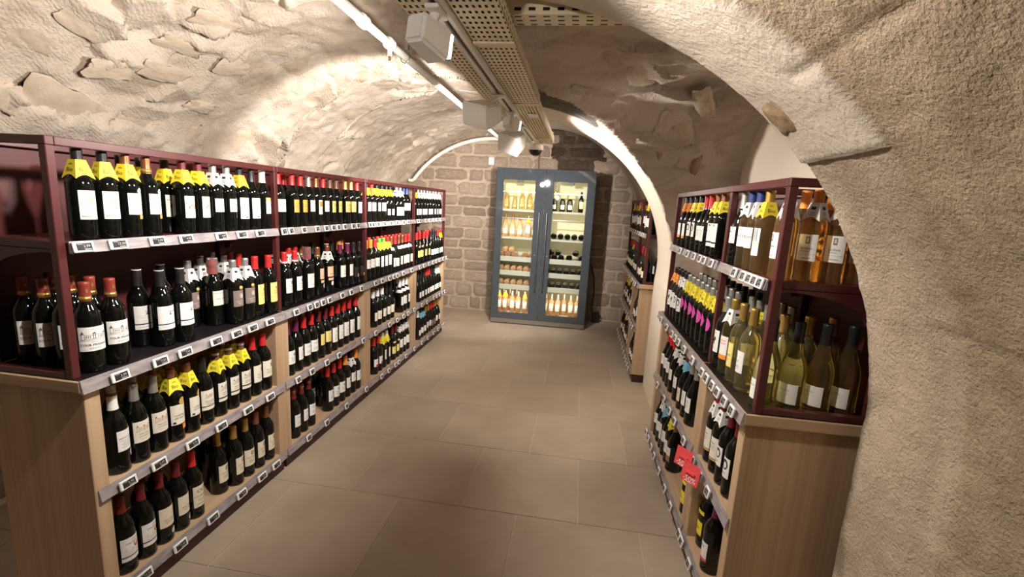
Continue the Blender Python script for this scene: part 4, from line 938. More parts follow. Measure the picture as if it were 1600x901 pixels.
# kind: shape, glass, capsule colour, band, label, neck tag, extra, words
RG = ('gold', .002, .015); WT = ('white', .050, .058)
KIND = {
    'tp': ('bdx', 'dark', 'brick', RG, 'tour', None, 0, 'bottle with gold-banded brick capsule, white castle label'),
    'a1': ('bdx', 'dark', 'black', None, 'balloon', 'Y', 0, 'yellow-collared bottle with pink balloon label'),
    'a2': ('bdx', 'dark', 'copper', None, 'doria', 'Y', 0, 'yellow-collared bottle with orange sticker label'),
    'a3': ('bdx', 'dark', 'copper', ('gold', .002, .016), 'doria', None, 0, 'copper-capped bottle with orange sticker label'),
    'a4': ('bdx', 'dark', 'black', None, 'valley', 'Y', 0, 'dim yellow-collared bottle with landscape label'),
    'a5': ('bdx', 'dark', 'darkred', None, 'valley', 'Y', 0, 'yellow-collared bottle with landscape label'),
    'a6': ('bdx', 'dark', 'silver', None, 'delp', 'W', 0, 'white-collared bottle with square white label'),
    'a7': ('bdx', 'dark', 'black', None, 'mount', 'Y', 0, 'yellow-collared bottle with blue mountain label'),
    'a7n': ('bdx', 'dark', 'black', None, 'mount', None, 0, 'black-capped bottle with blue mountain label'),
    'a8': ('bdx', 'dark', 'white', None, 'goldtop', None, 0, 'white-capped bottle with gold-topped label'),
    'b1': ('bdx', 'dark', 'red', None, 'plain', None, 0, 'red-capped bottle with plain white label'),
    'b2': ('bdx', 'dark', 'red', None, 'orange', None, 0, 'red-capped bottle with amber label'),
    'b3': ('bdx', 'dark', 'silver', None, 'plain', None, 0, 'silver-capped bottle with white label'),
    'b4': ('bdx', 'dark', 'copper', None, 'pict', None, 0, 'copper-capped bottle with tall picture label'),
    'b5': ('bdx', 'dark', 'red', None, 'script', None, 0, 'red-capped bottle with scripted white label'),
    'b6': ('bdx', 'dark', 'brown', None, 'estate', None, 0, 'brown-capped bottle with yellow estate label'),
    'b7': ('bdx', 'dark', 'gold', None, 'estate', None, 0, 'gold-capped bottle with yellow estate label'),
    'b8': ('bdx', 'dark', 'red', None, 'crestsm', None, 0, 'red-capped bottle with small-crest label'),
    'c1': ('bdx', 'dark', 'black', None, 'script', 'Y', 0, 'yellow-collared bottle with white label'),
    'c2': ('bdx', 'dark', 'red', None, 'script', 'O', 0, 'orange-collared bottle with white label'),
    'c3': ('bur', 'dark', 'black', None, 'twin', 'Y', 0, 'sloping bottle with yellow collar, low label'),
    'c4': ('bur', 'dark', 'silver', None, 'creamlow', 'W', 0, 'silver-capped sloping bottle with white collar'),
    'c5': ('bdx', 'dark', 'blue', None, 'plain', None, 0, 'blue-capped bottle with white label'),
    'd1': ('bur', 'dark', 'black', None, 'plainlow', 'Y', 0, 'yellow-collared sloping bottle, low white label'),
    'd2': ('bur', 'dark', 'silver', None, 'plainlow', 'W', 0, 'white-collared sloping bottle, low white label'),
    'e1': ('bdx', 'dark', 'black', ('white', .058, .0612), 'twoband', None, 0, 'black-capped bottle with two-part white label'),
    'f1': ('bdx', 'dark', 'silver', None, 'brown', 'W', 'medal', 'white-collared bottle with taupe label and medal'),
    'f2': ('bdx', 'dark', 'red', None, 'domaine', None, 'cap', 'bottle under clear security cap, ivory label'),
    'f3': ('bdx', 'dark', 'red', None, 'creamy', None, 0, 'red-capped bottle with tall yellow label'),
    'g1': ('bdx', 'dark', 'red', None, 'crestsm', 'W', 0, 'red-capped bottle with white collar and label'),
    'g1n': ('bdx', 'dark', 'red', ('white', .002, .010), 'crestsm', None, 0, 'red-capped bottle with green crest label'),
    'g2': ('bdx', 'dark', 'red', None, 'rosette', None, 'cap', 'clear security-capped bottle with pink rosette label'),
    'g3': ('bdx', 'dark', 'copper', RG, 'peach', None, 0, 'copper-capped bottle with peach label'),
    'g4': ('bdx', 'dark', 'copper', None, 'peach', 'W', 0, 'white-collared bottle with peach label'),
    'g5': ('bdx', 'dark', 'purple', ('cream', .057, .0612), 'tallnotch', None, 0, 'purple-capped bottle with notched white label'),
    'g6': ('bdx', 'dark', 'black', None, 'blackdisc', None, 0, 'all-black bottle with gold disc'),
    'g7': ('bdx', 'dark', 'orange', None, 'plain', None, 0, 'orange-capped bottle with white label'),
    'h1': ('bdx', 'dark', 'orange', None, 'script', None, 0, 'orange-capped bottle with scripted white label'),
    'h2': ('bdx', 'dark', 'red', None, 'script', None, 0, 'red-capped bottle with scripted label'),
    'h3': ('bdx', 'dark', 'green', None, 'narrow', 'Y', 0, 'green-capped bottle with yellow collar, narrow label'),
    'h4': ('bdx', 'dark', 'red', None, 'narrow', 'Y', 0, 'red-capped bottle with yellow collar, narrow label'),
    'i1': ('bur', 'dark', 'red', None, 'beigeframe', None, 0, 'red-capped sloping bottle with framed beige label'),
    'i2': ('bur', 'dark', 'copper', None, 'creamlow', None, 'ring', 'copper-capped sloping bottle with cream label'),
    'i3': ('bur', 'dark', 'red', None, 'creamlow', None, 'ring', 'red-capped sloping bottle with cream label'),
    'j0': ('bur', 'dark', 'red', None, 'framed', None, 0, 'red-capped sloping bottle with pale yellow label'),
    'j1': ('bur', 'dark', 'red', None, 'plainlow', None, 0, 'red-capped sloping bottle with white label'),
    'j2': ('bur', 'dark', 'black', None, 'plainlow', None, 0, 'black-capped sloping bottle with white label'),
    'j3': ('bur', 'dark', 'red', None, 'plainlow', 'Y', 0, 'red-capped sloping bottle with yellow collar'),
    'm1': ('bdx', 'dark', 'white', ('brown', .050, .0612), 'sainte', None, 0, 'white-capped bottle, white label and round seal'),
    'm2': ('bdx', 'dark', 'silver', None, 'manorred', None, 0, 'silver-capped bottle with red manor drawing'),
    'm3': ('bdx', 'dark', 'copper', None, 'tint', 'Y', 0, 'yellow-collared bottle with tinted label, orange sticker'),
    'm4': ('bdx', 'dark', 'black', None, 'lowband', None, 0, 'black-capped bottle with banded ivory label'),
    'm5': ('bdx', 'dark', 'brown', ('white', .046, .057), 'bandchat', 'Y', 0, 'yellow-collared bottle with banded castle label'),
    'm6': ('bdx', 'dark', 'red', None, 'crest', None, 0, 'red-capped bottle with brown crest label'),
    'n1': ('bdx', 'dark', 'purple', None, 'smallcrest', None, 0, 'purple-capped bottle with small crest label'),
    'n2': ('bdx', 'dark', 'red', None, 'castlewide', None, 0, 'red-capped bottle with wide castle label'),
    'n3': ('bdx', 'dark', 'darkred', None, 'yellab', None, 0, 'dark-red-capped bottle with yellow label'),
    'n4': ('bdx', 'dark', 'red', None, 'tallwhite', None, 0, 'red-capped bottle with tall white label'),
    'o1': ('bdx', 'dark', 'white', ('brown', .050, .0612), 'duo', None, 0, 'white-capped bottle with ivory label'),
    'o2': ('bur', 'dark', 'black', None, 'duo', None, 0, 'black-capped sloping bottle with ivory label'),
    'o3': ('bur', 'dark', 'white', None, 'smallcrest', None, 'ring', 'white-capped sloping bottle with white label'),
    'o4': ('bur', 'dark', 'black', None, 'plainlow', None, 0, 'black-capped slope-shouldered bottle, low label'),
    'o5': ('bur', 'dark', 'red', None, 'plainlow', None, 0, 'red-capped slope-shouldered bottle, low label'),
    'o6': ('bur', 'dark', 'silver', None, 'plainlow', 'W', 0, 'white-collared slope-shouldered bottle'),
    'p1': ('bdx', 'dark', 'darkred', None, 'shield', None, 0, 'dark-red-capped bottle with red shield label'),
    'p2': ('bdx', 'dark', 'darkred', None, 'manor', None, 0, 'dark-red-capped bottle with cream manor label'),
    'p3': ('bdx', 'dark', 'red', None, 'talb', None, 0, 'red-capped bottle with tall cream label'),
    'p4': ('bdx', 'dark', 'gold', None, 'creamcrest', None, 0, 'gold-capped bottle with cream crest label'),
    'p5': ('bdx', 'dark', 'copper', None, 'creamcrest', None, 0, 'copper-capped bottle with cream crest label'),
    'pb': ('bdx', 'dark', 'darkred', None, 'brown', None, 0, 'shaded bottle with taupe label at the back'),
    'q1': ('bdx', 'dark', 'darkred', ('copper', .03, .05), 'castlewide', None, 0, 'dark-red-capped bottle with script label'),
    'q2': ('bdx', 'dark', 'red', None, 'smallcrest', None, 0, 'red-capped bottle with square crest label'),
    'q4': ('bdx', 'dark', 'orange', None, 'smallcrest', None, 0, 'orange-capped bottle with square crest label'),
    'q5': ('bdx', 'dark', 'black', None, 'plain', 'W', 0, 'white-collared black-capped bottle'),
    'r1': ('bdx', 'dark', 'red', None, 'redspot', None, 0, 'red-capped bottle with red-spotted label'),
    'r2': ('bdx', 'dark', 'white', None, 'narrow', 'Y', 0, 'yellow-collared bottle with narrow label'),
    'r3': ('bdx', 'dark', 'darkred', None, 'framed', None, 0, 'dark-red-capped bottle with framed yellow label'),
    'r4': ('bur', 'dark', 'black', None, 'smallcrest', 'W', 0, 'white-collared sloping bottle'),
    's1': ('bur', 'dark', 'white', None, 'plainlow', None, 0, 'white-capped sloping bottle with low label'),
    's2': ('bur', 'dark', 'black', None, 'blue', 'B', 0, 'blue-collared bottle with white label'),
    's3': ('bur', 'dark', 'gold', None, 'redspot', None, 0, 'gold-capped sloping bottle with red-spotted label'),
    's4': ('bur', 'dark', 'red', None, 'greylow', None, 0, 'red-capped sloping bottle with grey label'),
    't0': ('bur', 'dark', 'silver', None, 'plain', None, 0, 'silver-capped sloping dark bottle'),
    'w1': ('tal', 'amber', 'blue', None, 'sign', 'W', 0, 'blue-capped clear bottle with signature label'),
    'w2': ('tal', 'amber', 'gold', None, 'stripe', 'Y', 0, 'gold-capped clear bottle with striped label'),
    'w3': ('tal', 'amber', 'orange', None, 'jardin', 'W', 0, 'orange-capped amber wine bottle with white collar'),
    'w4': ('tal', 'amber', 'orange', None, 'cursive', None, 0, 'amber wine bottle with cursive ivory label'),
    'x1': ('bur', 'dark', 'black', None, 'orangeband', 'O', 0, 'orange-collared dark bottle with orange-banded label'),
    'x2': ('bur', 'dark', 'red', None, 'vee', None, 0, 'red-capped sloping bottle with lettered label'),
    'x3': ('bdx', 'dark', 'copper', None, 'notch', 'Y', 0, 'yellow-collared bottle with notched white label'),
    'x4': ('bur', 'dark', 'black', None, 'faceart', 'Y', 0, 'yellow-collared sloping bottle with inked label'),
    'y1': ('bdx', 'dark', 'silver', None, 'lotlion', None, 0, 'silver-capped dark bottle with black figure label'),
    'y2': ('tal', 'greenw', 'gold', None, 'oslab', 'W', 0, 'gold-capped pale bottle with red lettering'),
    'y3': ('tal', 'yellow', 'gold', None, 'wheat', None, 0, 'gold-capped yellow wine bottle, straw label'),
    'y4': ('tal', 'yellow', 'gold', None, 'bunch', None, 0, 'gold-capped yellow wine bottle, white label'),
    'y5': ('bur', 'greenw', 'black', None, 'lowwhite', None, 0, 'black-capped green-gold bottle with low label'),
    'y6': ('tal', 'yellow', 'silver', None, 'bunch', None, 0, 'silver-capped yellow wine bottle'),
    'y7': ('tal', 'greenw', 'silver', None, 'bunch', 'Y', 0, 'yellow-collared pale wine bottle'),
    'z1': ('bdx', 'dark', 'silver', None, 'pinkdisc', 'Y', 0, 'yellow-collared black bottle with round pink label'),
    'z2': ('bur', 'dark', 'black', None, 'faceart', 'W', 0, 'black-capped bottle with black and white label'),
    'z3': ('bur', 'dark', 'black', None, 'lotlion', 'O', 0, 'orange-collared sloping bottle with white label'),
    'z4': ('bdx', 'dark', 'silver', None, 'coraldisc', None, 0, 'silver-capped black bottle with round coral label'),
    'z5': ('bur', 'dark', 'black', None, 'vee', None, 0, 'black-capped dark bottle'),
    'v1': ('bur', 'dark', 'red', None, 'plain', None, 0, 'red-capped sloping bottle with white square label'),
    'v2': ('bur', 'dark', 'black', None, 'buttons', 'W', 0, 'white-collared bottle with ringed label'),
    'v3': ('bur', 'dark', 'copper', None, 'creamlow', 'B', 0, 'blue-collared bottle with cream label'),
    'v4': ('bur', 'dark', 'silver', None, 'vee', None, 0, 'silver-capped sloping bottle with lettered label'),
    'v5': ('bur', 'dark', 'black', None, 'plain', None, 0, 'black-capped bottle with white square label'),
    'v6': ('bdx', 'dark', 'black', None, 'tallwhite', 'B', 0, 'blue-collared bottle with tall white label'),
    'v7': ('bdx', 'dark', 'copper', None, 'vee', 'Y', 0, 'yellow-collared bottle with lettered label'),
    'v8': ('bur', 'dark', 'copper', None, 'brownlow', None, 0, 'copper-capped bottle with brown and white label'),
    'k1': ('bdx', 'dark', 'red', None, 'goldband', 'W', 0, 'white-collared red-capped bottle, gold-banded label'),
    'k2': ('bdx', 'dark', 'darkred', None, 'goldband', 'W', 0, 'dark-red-capped bottle with gold-banded label'),
    'k3': ('bdx', 'dark', 'darkred', None, 'faceart', None, 0, 'dark-red-capped bottle with black bird label'),
    'k4': ('bdx', 'dark', 'purple', None, 'landscape', None, 0, 'purple-capped bottle with green landscape label'),
    'ch': ('cha', 'dark', 'black', None, 'chyellow', None, 0, 'stout black bottle with bright yellow label'),
}
mb = MB()
for sx in (1,):
    mb.lathe([(0, 0.0012), (.0095, .0012), (.0100, .0006), (.0100, 0)], 16, axis='x')
    mb.lathe([(0, 0.0016), (.0065, .0016), (.0066, .0011)], 16, 1, axis='x')
MEDAL = mb.mesh('medal', [cm('gold', 'foil'), cm('goldlab')])
mb = MB(); mb.lathe([(.0172, .214), (.0300, .184), (.0304, .180)], 20)
RINGTAG = mb.mesh('shoulder_label', cm('white'))
def bottle(kind, loc, rz, label, group, name='wine_bottle'):
    shape, glass, cap, band, lab, neck, extra, words_ = KIND[kind]
    t = thing(name, label, 'wine bottle', loc, rz, group)
    put('glass_body', body_mesh(shape, glass), t)
    put('capsule', capsule_mesh(shape, cap, band), t)
    put('label', label_mesh(shape, lab), t)
    if neck: put('neck_tag', neck_tag_mesh(shape, neck), t, rot=(0, 0, random.uniform(-.08, .08)))
    if extra == 'medal': put('medal', MEDAL, t, (radius_at(shape, .166) + .0002, 0.006, .166))
    if extra == 'cap': put('security_cap', clear_cap_mesh(), t)
    if extra == 'ring': put('shoulder_label', RINGTAG, t)
    return t
TAGS = {
    ('L', 0, 'U'): [1.202, 1.312, 1.455, 1.579, 1.757, 1.877, 1.999],
    ('L', 1, 'U'): [2.178, 2.236, 2.35, 2.481, 2.577, 2.657, 2.718, 2.797, 2.908, 2.975],
    ('L', 2, 'U'): [3.163, 3.209, 3.293, 3.408, 3.53, 3.66, 3.8, 3.904],
    ('L', 3, 'U'): [4.148, 4.198, 4.381, 4.497, 4.62, 4.727, 4.862],
    ('L', 0, 'C'): [1.251, 1.401, 1.508, 1.663, 1.78, 1.882, 2.004],
    ('L', 1, 'C'): [2.217, 2.342, 2.412, 2.48, 2.551, 2.704, 2.821, 2.967],
    ('L', 2, 'C'): [3.19, 3.309, 3.447, 3.531, 3.603, 3.736, 3.936],
    ('L', 3, 'C'): [4.148, 4.27, 4.424, 4.546, 4.653, 4.764, 4.905, 5.028],
    ('L', 0, 'M'): [1.251, 1.372, 1.523, 1.676, 1.842, 2.0],
    ('L', 1, 'M'): [2.237, 2.371, 2.531, 2.677, 3.018],
    ('L', 2, 'M'): [3.225, 3.482, 3.643, 3.787, 3.895, 4.059],
    ('L', 3, 'M'): [4.272, 4.426, 4.647, 4.745, 4.849, 4.957, 5.047],
    ('L', 0, 'B'): [1.276, 1.431, 1.599, 1.773, 1.916, 2.026],
    ('L', 1, 'B'): [2.323, 2.518, 2.769, 3.067],
    ('L', 2, 'B'): [3.337, 3.476, 3.619, 3.69, 3.863, 4.082],
    ('L', 3, 'B'): [4.288, 4.473, 4.664, 4.824, 4.994, 5.047],
    ('R', 1, 'U'): [0.58, 0.693, 0.762, 0.872, 1.001, 1.168],
    ('R', 0, 'U'): [0.058, 0.104, 0.15, 0.204, 0.294],
    ('R', 1, 'C'): [0.575, 0.731, 0.854, 0.929, 1.008, 1.151, 1.327],
    ('R', 0, 'C'): [0.058, 0.134, 0.214, 0.278, 0.355, 0.42],
    ('R', 1, 'M'): [0.594, 0.793, 0.913, 1.072, 1.275],
    ('R', 0, 'M'): [0.204, 0.312, 0.425],
    ('R', 1, 'B'): [0.675, 0.822, 0.989, 1.147, 1.252, 1.361, 1.447],
    ('R', 0, 'B'): [0.3, 0.431, 0.477],
    ('F', 1, 'U'): [0.62, 0.8, 0.98, 1.16, 1.34, 1.52],
    ('F', 0, 'U'): [0.12, 0.24, 0.36, 0.47],
    ('F', 1, 'C'): [0.62, 0.749, 0.877, 1.006, 1.134, 1.263, 1.391, 1.52],
    ('F', 0, 'C'): [0.12, 0.24, 0.36, 0.47],
    ('F', 1, 'M'): [0.62, 0.77, 0.92, 1.07, 1.22, 1.37, 1.52],
    ('F', 0, 'M'): [0.12, 0.24, 0.36, 0.47],
    ('F', 1, 'B'): [0.62, 0.77, 0.92, 1.07, 1.22, 1.37, 1.52],
    ('F', 0, 'B'): [0.12, 0.24, 0.36, 0.47],
}
# (unit, bay, shelf): [(along, depth, kind), ...] in metres
BOTTLES = {
    ('L', 0, 'U'): [(1.259, 0.066, 'a1'), (1.336, 0.066, 'a1'), (1.413, 0.066, 'a2'), (1.490, 0.066, 'a3'), (1.642, 0.066, 'a5'), (1.719, 0.066, 'a5'), (1.796, 0.066, 'a6'), (1.873, 0.066, 'a6'), (1.950, 0.066, 'a7'), (2.027, 0.066, 'a7n'), (2.104, 0.066, 'a8'), (1.480, 0.160, 'a7n'), (1.577, 0.182, 'a4'), (1.643, 0.143, 'a4'), (1.773, 0.150, 'a5'), (1.988, 0.170, 'a7n'), (2.087, 0.170, 'a7n')],
    ('L', 1, 'U'): [(2.223, 0.066, 'b1'), (2.341, 0.066, 'b2'), (2.418, 0.066, 'b2'), (2.495, 0.066, 'b3'), (2.572, 0.066, 'b4'), (2.649, 0.066, 'b5'), (2.726, 0.066, 'b6'), (2.803, 0.066, 'b6'), (2.914, 0.066, 'b7'), (2.991, 0.066, 'b7'), (3.077, 0.066, 'b8'), (2.378, 0.140, 'b2'), (2.867, 0.150, 'b3')],
    ('L', 2, 'U'): [(3.223, 0.066, 'c1'), (3.307, 0.066, 'c2'), (3.394, 0.066, 'c1'), (3.487, 0.066, 'c1'), (3.570, 0.066, 'c3'), (3.647, 0.066, 'c3'), (3.779, 0.066, 'c4'), (3.860, 0.066, 'c4'), (3.939, 0.066, 'c5'), (4.016, 0.066, 'c5')],
    ('L', 3, 'U'): [(4.223, 0.066, 'd1'), (4.310, 0.066, 'd2'), (4.397, 0.066, 'd2'), (4.478, 0.066, 'd2'), (4.572, 0.066, 'd2'), (4.652, 0.066, 'd2'), (4.757, 0.066, 'd2'), (4.844, 0.066, 'd2'), (4.957, 0.066, 'd2')],
    ('L', 0, 'C'): [(1.232, 0.058, 'tp'), (1.313, 0.058, 'tp'), (1.516, 0.075, 'e1'), (1.591, 0.059, 'e1'), (1.826, 0.120, 'f2'), (1.876, 0.062, 'f1'), (1.953, 0.060, 'f1'), (2.030, 0.068, 'f3'), (2.104, 0.050, 'f3'), (1.232, 0.136, 'tp'), (1.313, 0.136, 'tp'), (1.493, 0.148, 'e1'), (1.636, 0.190, 'e1'), (1.767, 0.190, 'f1'), (2.075, 0.190, 'f3'), (1.232, 0.214, 'tp'), (1.313, 0.214, 'tp'), (1.867, 0.220, 'f1'), (1.925, 0.270, 'f1'), (2.001, 0.210, 'f1'), (2.104, 0.261, 'f3'), (1.232, 0.292, 'tp'), (1.313, 0.292, 'tp'), (2.058, 0.323, 'f1')],
    ('L', 1, 'C'): [(2.261, 0.070, 'g1n'), (2.350, 0.068, 'g1n'), (2.466, 0.066, 'g2'), (2.587, 0.074, 'g3'), (2.699, 0.075, 'g4'), (2.860, 0.077, 'g5'), (2.935, 0.063, 'g5'), (3.012, 0.060, 'g6'), (3.089, 0.056, 'g6'), (2.448, 0.170, 'g1'), (2.524, 0.180, 'g1'), (2.601, 0.190, 'g3'), (2.804, 0.139, 'g5'), (2.862, 0.189, 'g6'), (2.939, 0.180, 'g6'), (3.015, 0.170, 'g7'), (3.089, 0.190, 'g7'), (2.386, 0.216, 'g1'), (2.748, 0.204, 'g6'), (2.811, 0.247, 'g6'), (3.006, 0.254, 'g1n'), (3.082, 0.267, 'g1n')],
    ('L', 2, 'C'): [(3.206, 0.062, 'h1'), (3.283, 0.062, 'h1'), (3.360, 0.062, 'h2'), (3.437, 0.062, 'h3'), (3.514, 0.062, 'h3'), (3.591, 0.062, 'h4'), (3.670, 0.062, 'i2'), (3.751, 0.062, 'i1'), (3.831, 0.062, 'i2'), (3.912, 0.062, 'i2'), (3.992, 0.062, 'i3'), (4.073, 0.062, 'i3'), (3.444, 0.150, 'h2'), (3.521, 0.150, 'g6'), (3.598, 0.150, 'h2'), (3.675, 0.150, 'h2'), (3.752, 0.150, 'h2'), (3.831, 0.150, 'i1'), (3.912, 0.150, 'i1'), (3.992, 0.150, 'i1'), (4.073, 0.150, 'i1')],
    ('L', 3, 'C'): [(4.279, 0.062, 'j0'), (4.369, 0.062, 'j0'), (4.482, 0.062, 'j0'), (4.580, 0.062, 'j0'), (4.704, 0.062, 'j2'), (4.784, 0.062, 'j2'), (4.865, 0.062, 'j2'), (4.945, 0.062, 'j1'), (5.026, 0.062, 'j3'), (4.597, 0.150, 'j1'), (4.704, 0.150, 'j2'), (4.784, 0.150, 'j1'), (4.865, 0.150, 'j1'), (4.945, 0.150, 'j1'), (5.026, 0.150, 'j2')],
    ('L', 0, 'M'): [(1.284, 0.062, 'm1'), (1.361, 0.062, 'm2'), (1.438, 0.062, 'm2'), (1.515, 0.062, 'm3'), (1.592, 0.062, 'm3'), (1.669, 0.062, 'm4'), (1.746, 0.062, 'm5'), (1.823, 0.062, 'm5'), (1.900, 0.062, 'm5'), (1.977, 0.062, 'm6'), (2.054, 0.062, 'm6'), (1.357, 0.150, 'm1'), (1.448, 0.160, 'm2'), (1.525, 0.150, 'm3'), (1.601, 0.160, 'm3'), (1.883, 0.150, 'm5'), (1.965, 0.160, 'm5'), (2.054, 0.160, 'm6')],
    ('L', 1, 'M'): [(2.255, 0.062, 'n1'), (2.332, 0.062, 'n1'), (2.409, 0.062, 'n2'), (2.486, 0.062, 'n2'), (2.563, 0.062, 'n3'), (2.640, 0.062, 'n3'), (2.717, 0.062, 'n4'), (2.794, 0.062, 'n4'), (2.871, 0.062, 'n4'), (2.948, 0.062, 'n4'), (3.039, 0.062, 'n4'), (2.515, 0.150, 'n1'), (2.592, 0.150, 'n1'), (2.669, 0.150, 'n3')],
    ('L', 2, 'M'): [(3.325, 0.062, 'o1'), (3.405, 0.062, 'o1'), (3.491, 0.062, 'o1'), (3.572, 0.062, 'o2'), (3.652, 0.062, 'o2'), (3.862, 0.062, 'o3'), (3.942, 0.062, 'o3'), (4.023, 0.062, 'o3'), (3.862, 0.150, 'o2'), (3.942, 0.150, 'o2'), (4.023, 0.150, 'o3')],
    ('L', 3, 'M'): [(4.333, 0.062, 'o4'), (4.413, 0.062, 'o4'), (4.505, 0.062, 'o4'), (4.585, 0.062, 'o5'), (4.666, 0.062, 'o5'), (4.746, 0.062, 'o4'), (4.827, 0.062, 'o4'), (4.907, 0.062, 'o6'), (4.987, 0.062, 'o6')],
    ('L', 0, 'B'): [(1.274, 0.062, 'p1'), (1.351, 0.062, 'p1'), (1.428, 0.062, 'p2'), (1.505, 0.062, 'p2'), (1.582, 0.062, 'p3'), (1.750, 0.085, 'p4'), (1.823, 0.062, 'p4'), (1.900, 0.062, 'p4'), (1.977, 0.062, 'p5'), (2.054, 0.062, 'p5'), (1.435, 0.150, 'p1'), (1.511, 0.160, 'p1'), (1.806, 0.200, 'pb'), (1.900, 0.220, 'pb'), (2.021, 0.250, 'pb')],
    ('L', 1, 'B'): [(2.289, 0.062, 'q1'), (2.366, 0.062, 'q1'), (2.443, 0.062, 'q1'), (2.654, 0.062, 'q2'), (2.731, 0.062, 'q2'), (2.808, 0.062, 'q2'), (2.885, 0.062, 'q4'), (2.962, 0.062, 'q5'), (3.039, 0.062, 'q4'), (2.650, 0.189, 'q1'), (2.708, 0.138, 'q2'), (2.968, 0.150, 'q2')],
    ('L', 2, 'B'): [(3.339, 0.062, 'r1'), (3.420, 0.062, 'r1'), (3.500, 0.062, 'r2'), (3.581, 0.062, 'r2'), (3.701, 0.062, 'r3'), (3.781, 0.062, 'r3'), (3.862, 0.062, 'r4'), (3.942, 0.062, 'r4'), (4.023, 0.062, 'r4'), (3.892, 0.150, 'r1'), (4.023, 0.150, 'o2')],
    ('L', 3, 'B'): [(4.344, 0.062, 's1'), (4.424, 0.062, 's2'), (4.505, 0.062, 's2'), (4.585, 0.062, 's3'), (4.666, 0.062, 's3'), (4.746, 0.062, 's4'), (4.827, 0.062, 's4'), (4.907, 0.062, 's3'), (4.987, 0.062, 's3')],
    ('R', 0, 'U'): [(0.075, 0.066, 'w3'), (0.230, 0.066, 'w2'), (0.307, 0.066, 'w1'), (0.384, 0.066, 'w1'), (0.463, 0.066, 't0'), (0.075, 0.145, 'w3'), (0.155, 0.145, 'w4'), (0.075, 0.224, 'w3'), (0.155, 0.224, 'w4'), (0.075, 0.303, 'w3')],
    ('R', 1, 'U'): [(0.710, 0.066, 'x3'), (0.790, 0.066, 'x3'), (0.893, 0.066, 'x2'), (0.974, 0.066, 'x2'), (1.073, 0.066, 'x4'), (1.174, 0.066, 'x4'), (1.283, 0.066, 'x1'), (1.387, 0.066, 'x1')],
    ('R', 0, 'C'): [(0.075, 0.075, 'y5'), (0.212, 0.066, 'y4'), (0.294, 0.060, 'y3'), (0.387, 0.060, 'y2'), (0.464, 0.060, 'y1'), (0.075, 0.155, 'y5'), (0.153, 0.140, 'y4'), (0.310, 0.150, 'y6'), (0.387, 0.150, 'y7'), (0.464, 0.150, 'y6'), (0.075, 0.236, 'y5'), (0.151, 0.217, 'y4'), (0.310, 0.230, 'y6'), (0.387, 0.230, 'y6'), (0.464, 0.230, 'y7'), (0.081, 0.316, 'y5'), (0.156, 0.294, 'y4')],
    ('R', 1, 'C'): [(0.600, 0.062, 'z1'), (0.682, 0.062, 'z1'), (0.764, 0.062, 'z1'), (0.846, 0.062, 'z1'), (0.928, 0.062, 'z1'), (1.010, 0.062, 'z1'), (1.092, 0.062, 'z1'), (1.174, 0.062, 'z2'), (1.256, 0.062, 'z2'), (1.338, 0.062, 'z3'), (1.420, 0.062, 'z3'), (0.610, 0.146, 'z4'), (0.694, 0.146, 'z4'), (0.778, 0.146, 'z4'), (0.862, 0.146, 'z4'), (0.946, 0.146, 'z4'), (1.030, 0.146, 'z4'), (1.114, 0.146, 'z4'), (1.198, 0.146, 'z4'), (0.620, 0.230, 'z5'), (0.704, 0.230, 'z5'), (0.788, 0.230, 'z5'), (0.872, 0.230, 'z5'), (0.956, 0.230, 'z5'), (1.040, 0.230, 'z5'), (1.124, 0.230, 'z5')],
    ('R', 1, 'M'): [(0.745, 0.060, 'v4'), (0.829, 0.060, 'v4'), (0.925, 0.060, 'v3'), (1.032, 0.060, 'v2'), (1.151, 0.060, 'v2'), (1.232, 0.060, 'v1'), (1.312, 0.060, 'v1'), (1.392, 0.060, 'v1')],
    ('R', 0, 'M'): [(0.171, 0.060, 'k3'), (0.252, 0.060, 'k3'), (0.332, 0.060, 'k2'), (0.413, 0.060, 'k1')],
    ('R', 1, 'B'): [(0.618, 0.062, 'ch'), (0.990, 0.060, 'v8'), (1.071, 0.060, 'v7'), (1.151, 0.060, 'v5'), (1.232, 0.060, 'v6'), (1.312, 0.060, 'v2'), (1.392, 0.060, 'v5')],
    ('R', 0, 'B'): [(0.268, 0.059, 'k4'), (0.408, 0.084, 'ch')],
    ('F', 1, 'U'): [(0.645, 0.066, 'x1'), (0.726, 0.066, 'x4'), (0.806, 0.066, 'x2'), (0.887, 0.066, 'x2'), (0.967, 0.066, 'x3'), (1.048, 0.066, 't0'), (1.128, 0.066, 'x1'), (1.208, 0.066, 'x4'), (1.289, 0.066, 'x2'), (1.369, 0.066, 'x2'), (1.450, 0.066, 'x3')],
    ('F', 0, 'U'): [(0.110, 0.066, 'x2'), (0.205, 0.066, 'x2'), (0.300, 0.066, 'x3'), (0.395, 0.066, 't0'), (0.090, 0.150, 'x3'), (0.079, 0.240, 'x3'), (0.101, 0.318, 'x3')],
    ('F', 1, 'C'): [(0.640, 0.060, 'j1'), (0.721, 0.060, 'j1'), (0.801, 0.060, 'j2'), (0.882, 0.060, 'j0'), (0.962, 0.060, 'j2'), (1.043, 0.060, 'j1'), (1.123, 0.060, 'j3'), (1.204, 0.060, 'j1'), (1.284, 0.060, 'j1'), (1.365, 0.060, 'j2'), (1.445, 0.060, 'j0'), (1.526, 0.060, 'j2')],
    ('F', 0, 'C'): [(0.110, 0.060, 'j2'), (0.205, 0.060, 'j0'), (0.300, 0.060, 'j2'), (0.395, 0.060, 'j1'), (0.090, 0.150, 't0'), (0.079, 0.240, 't0'), (0.101, 0.318, 't0')],
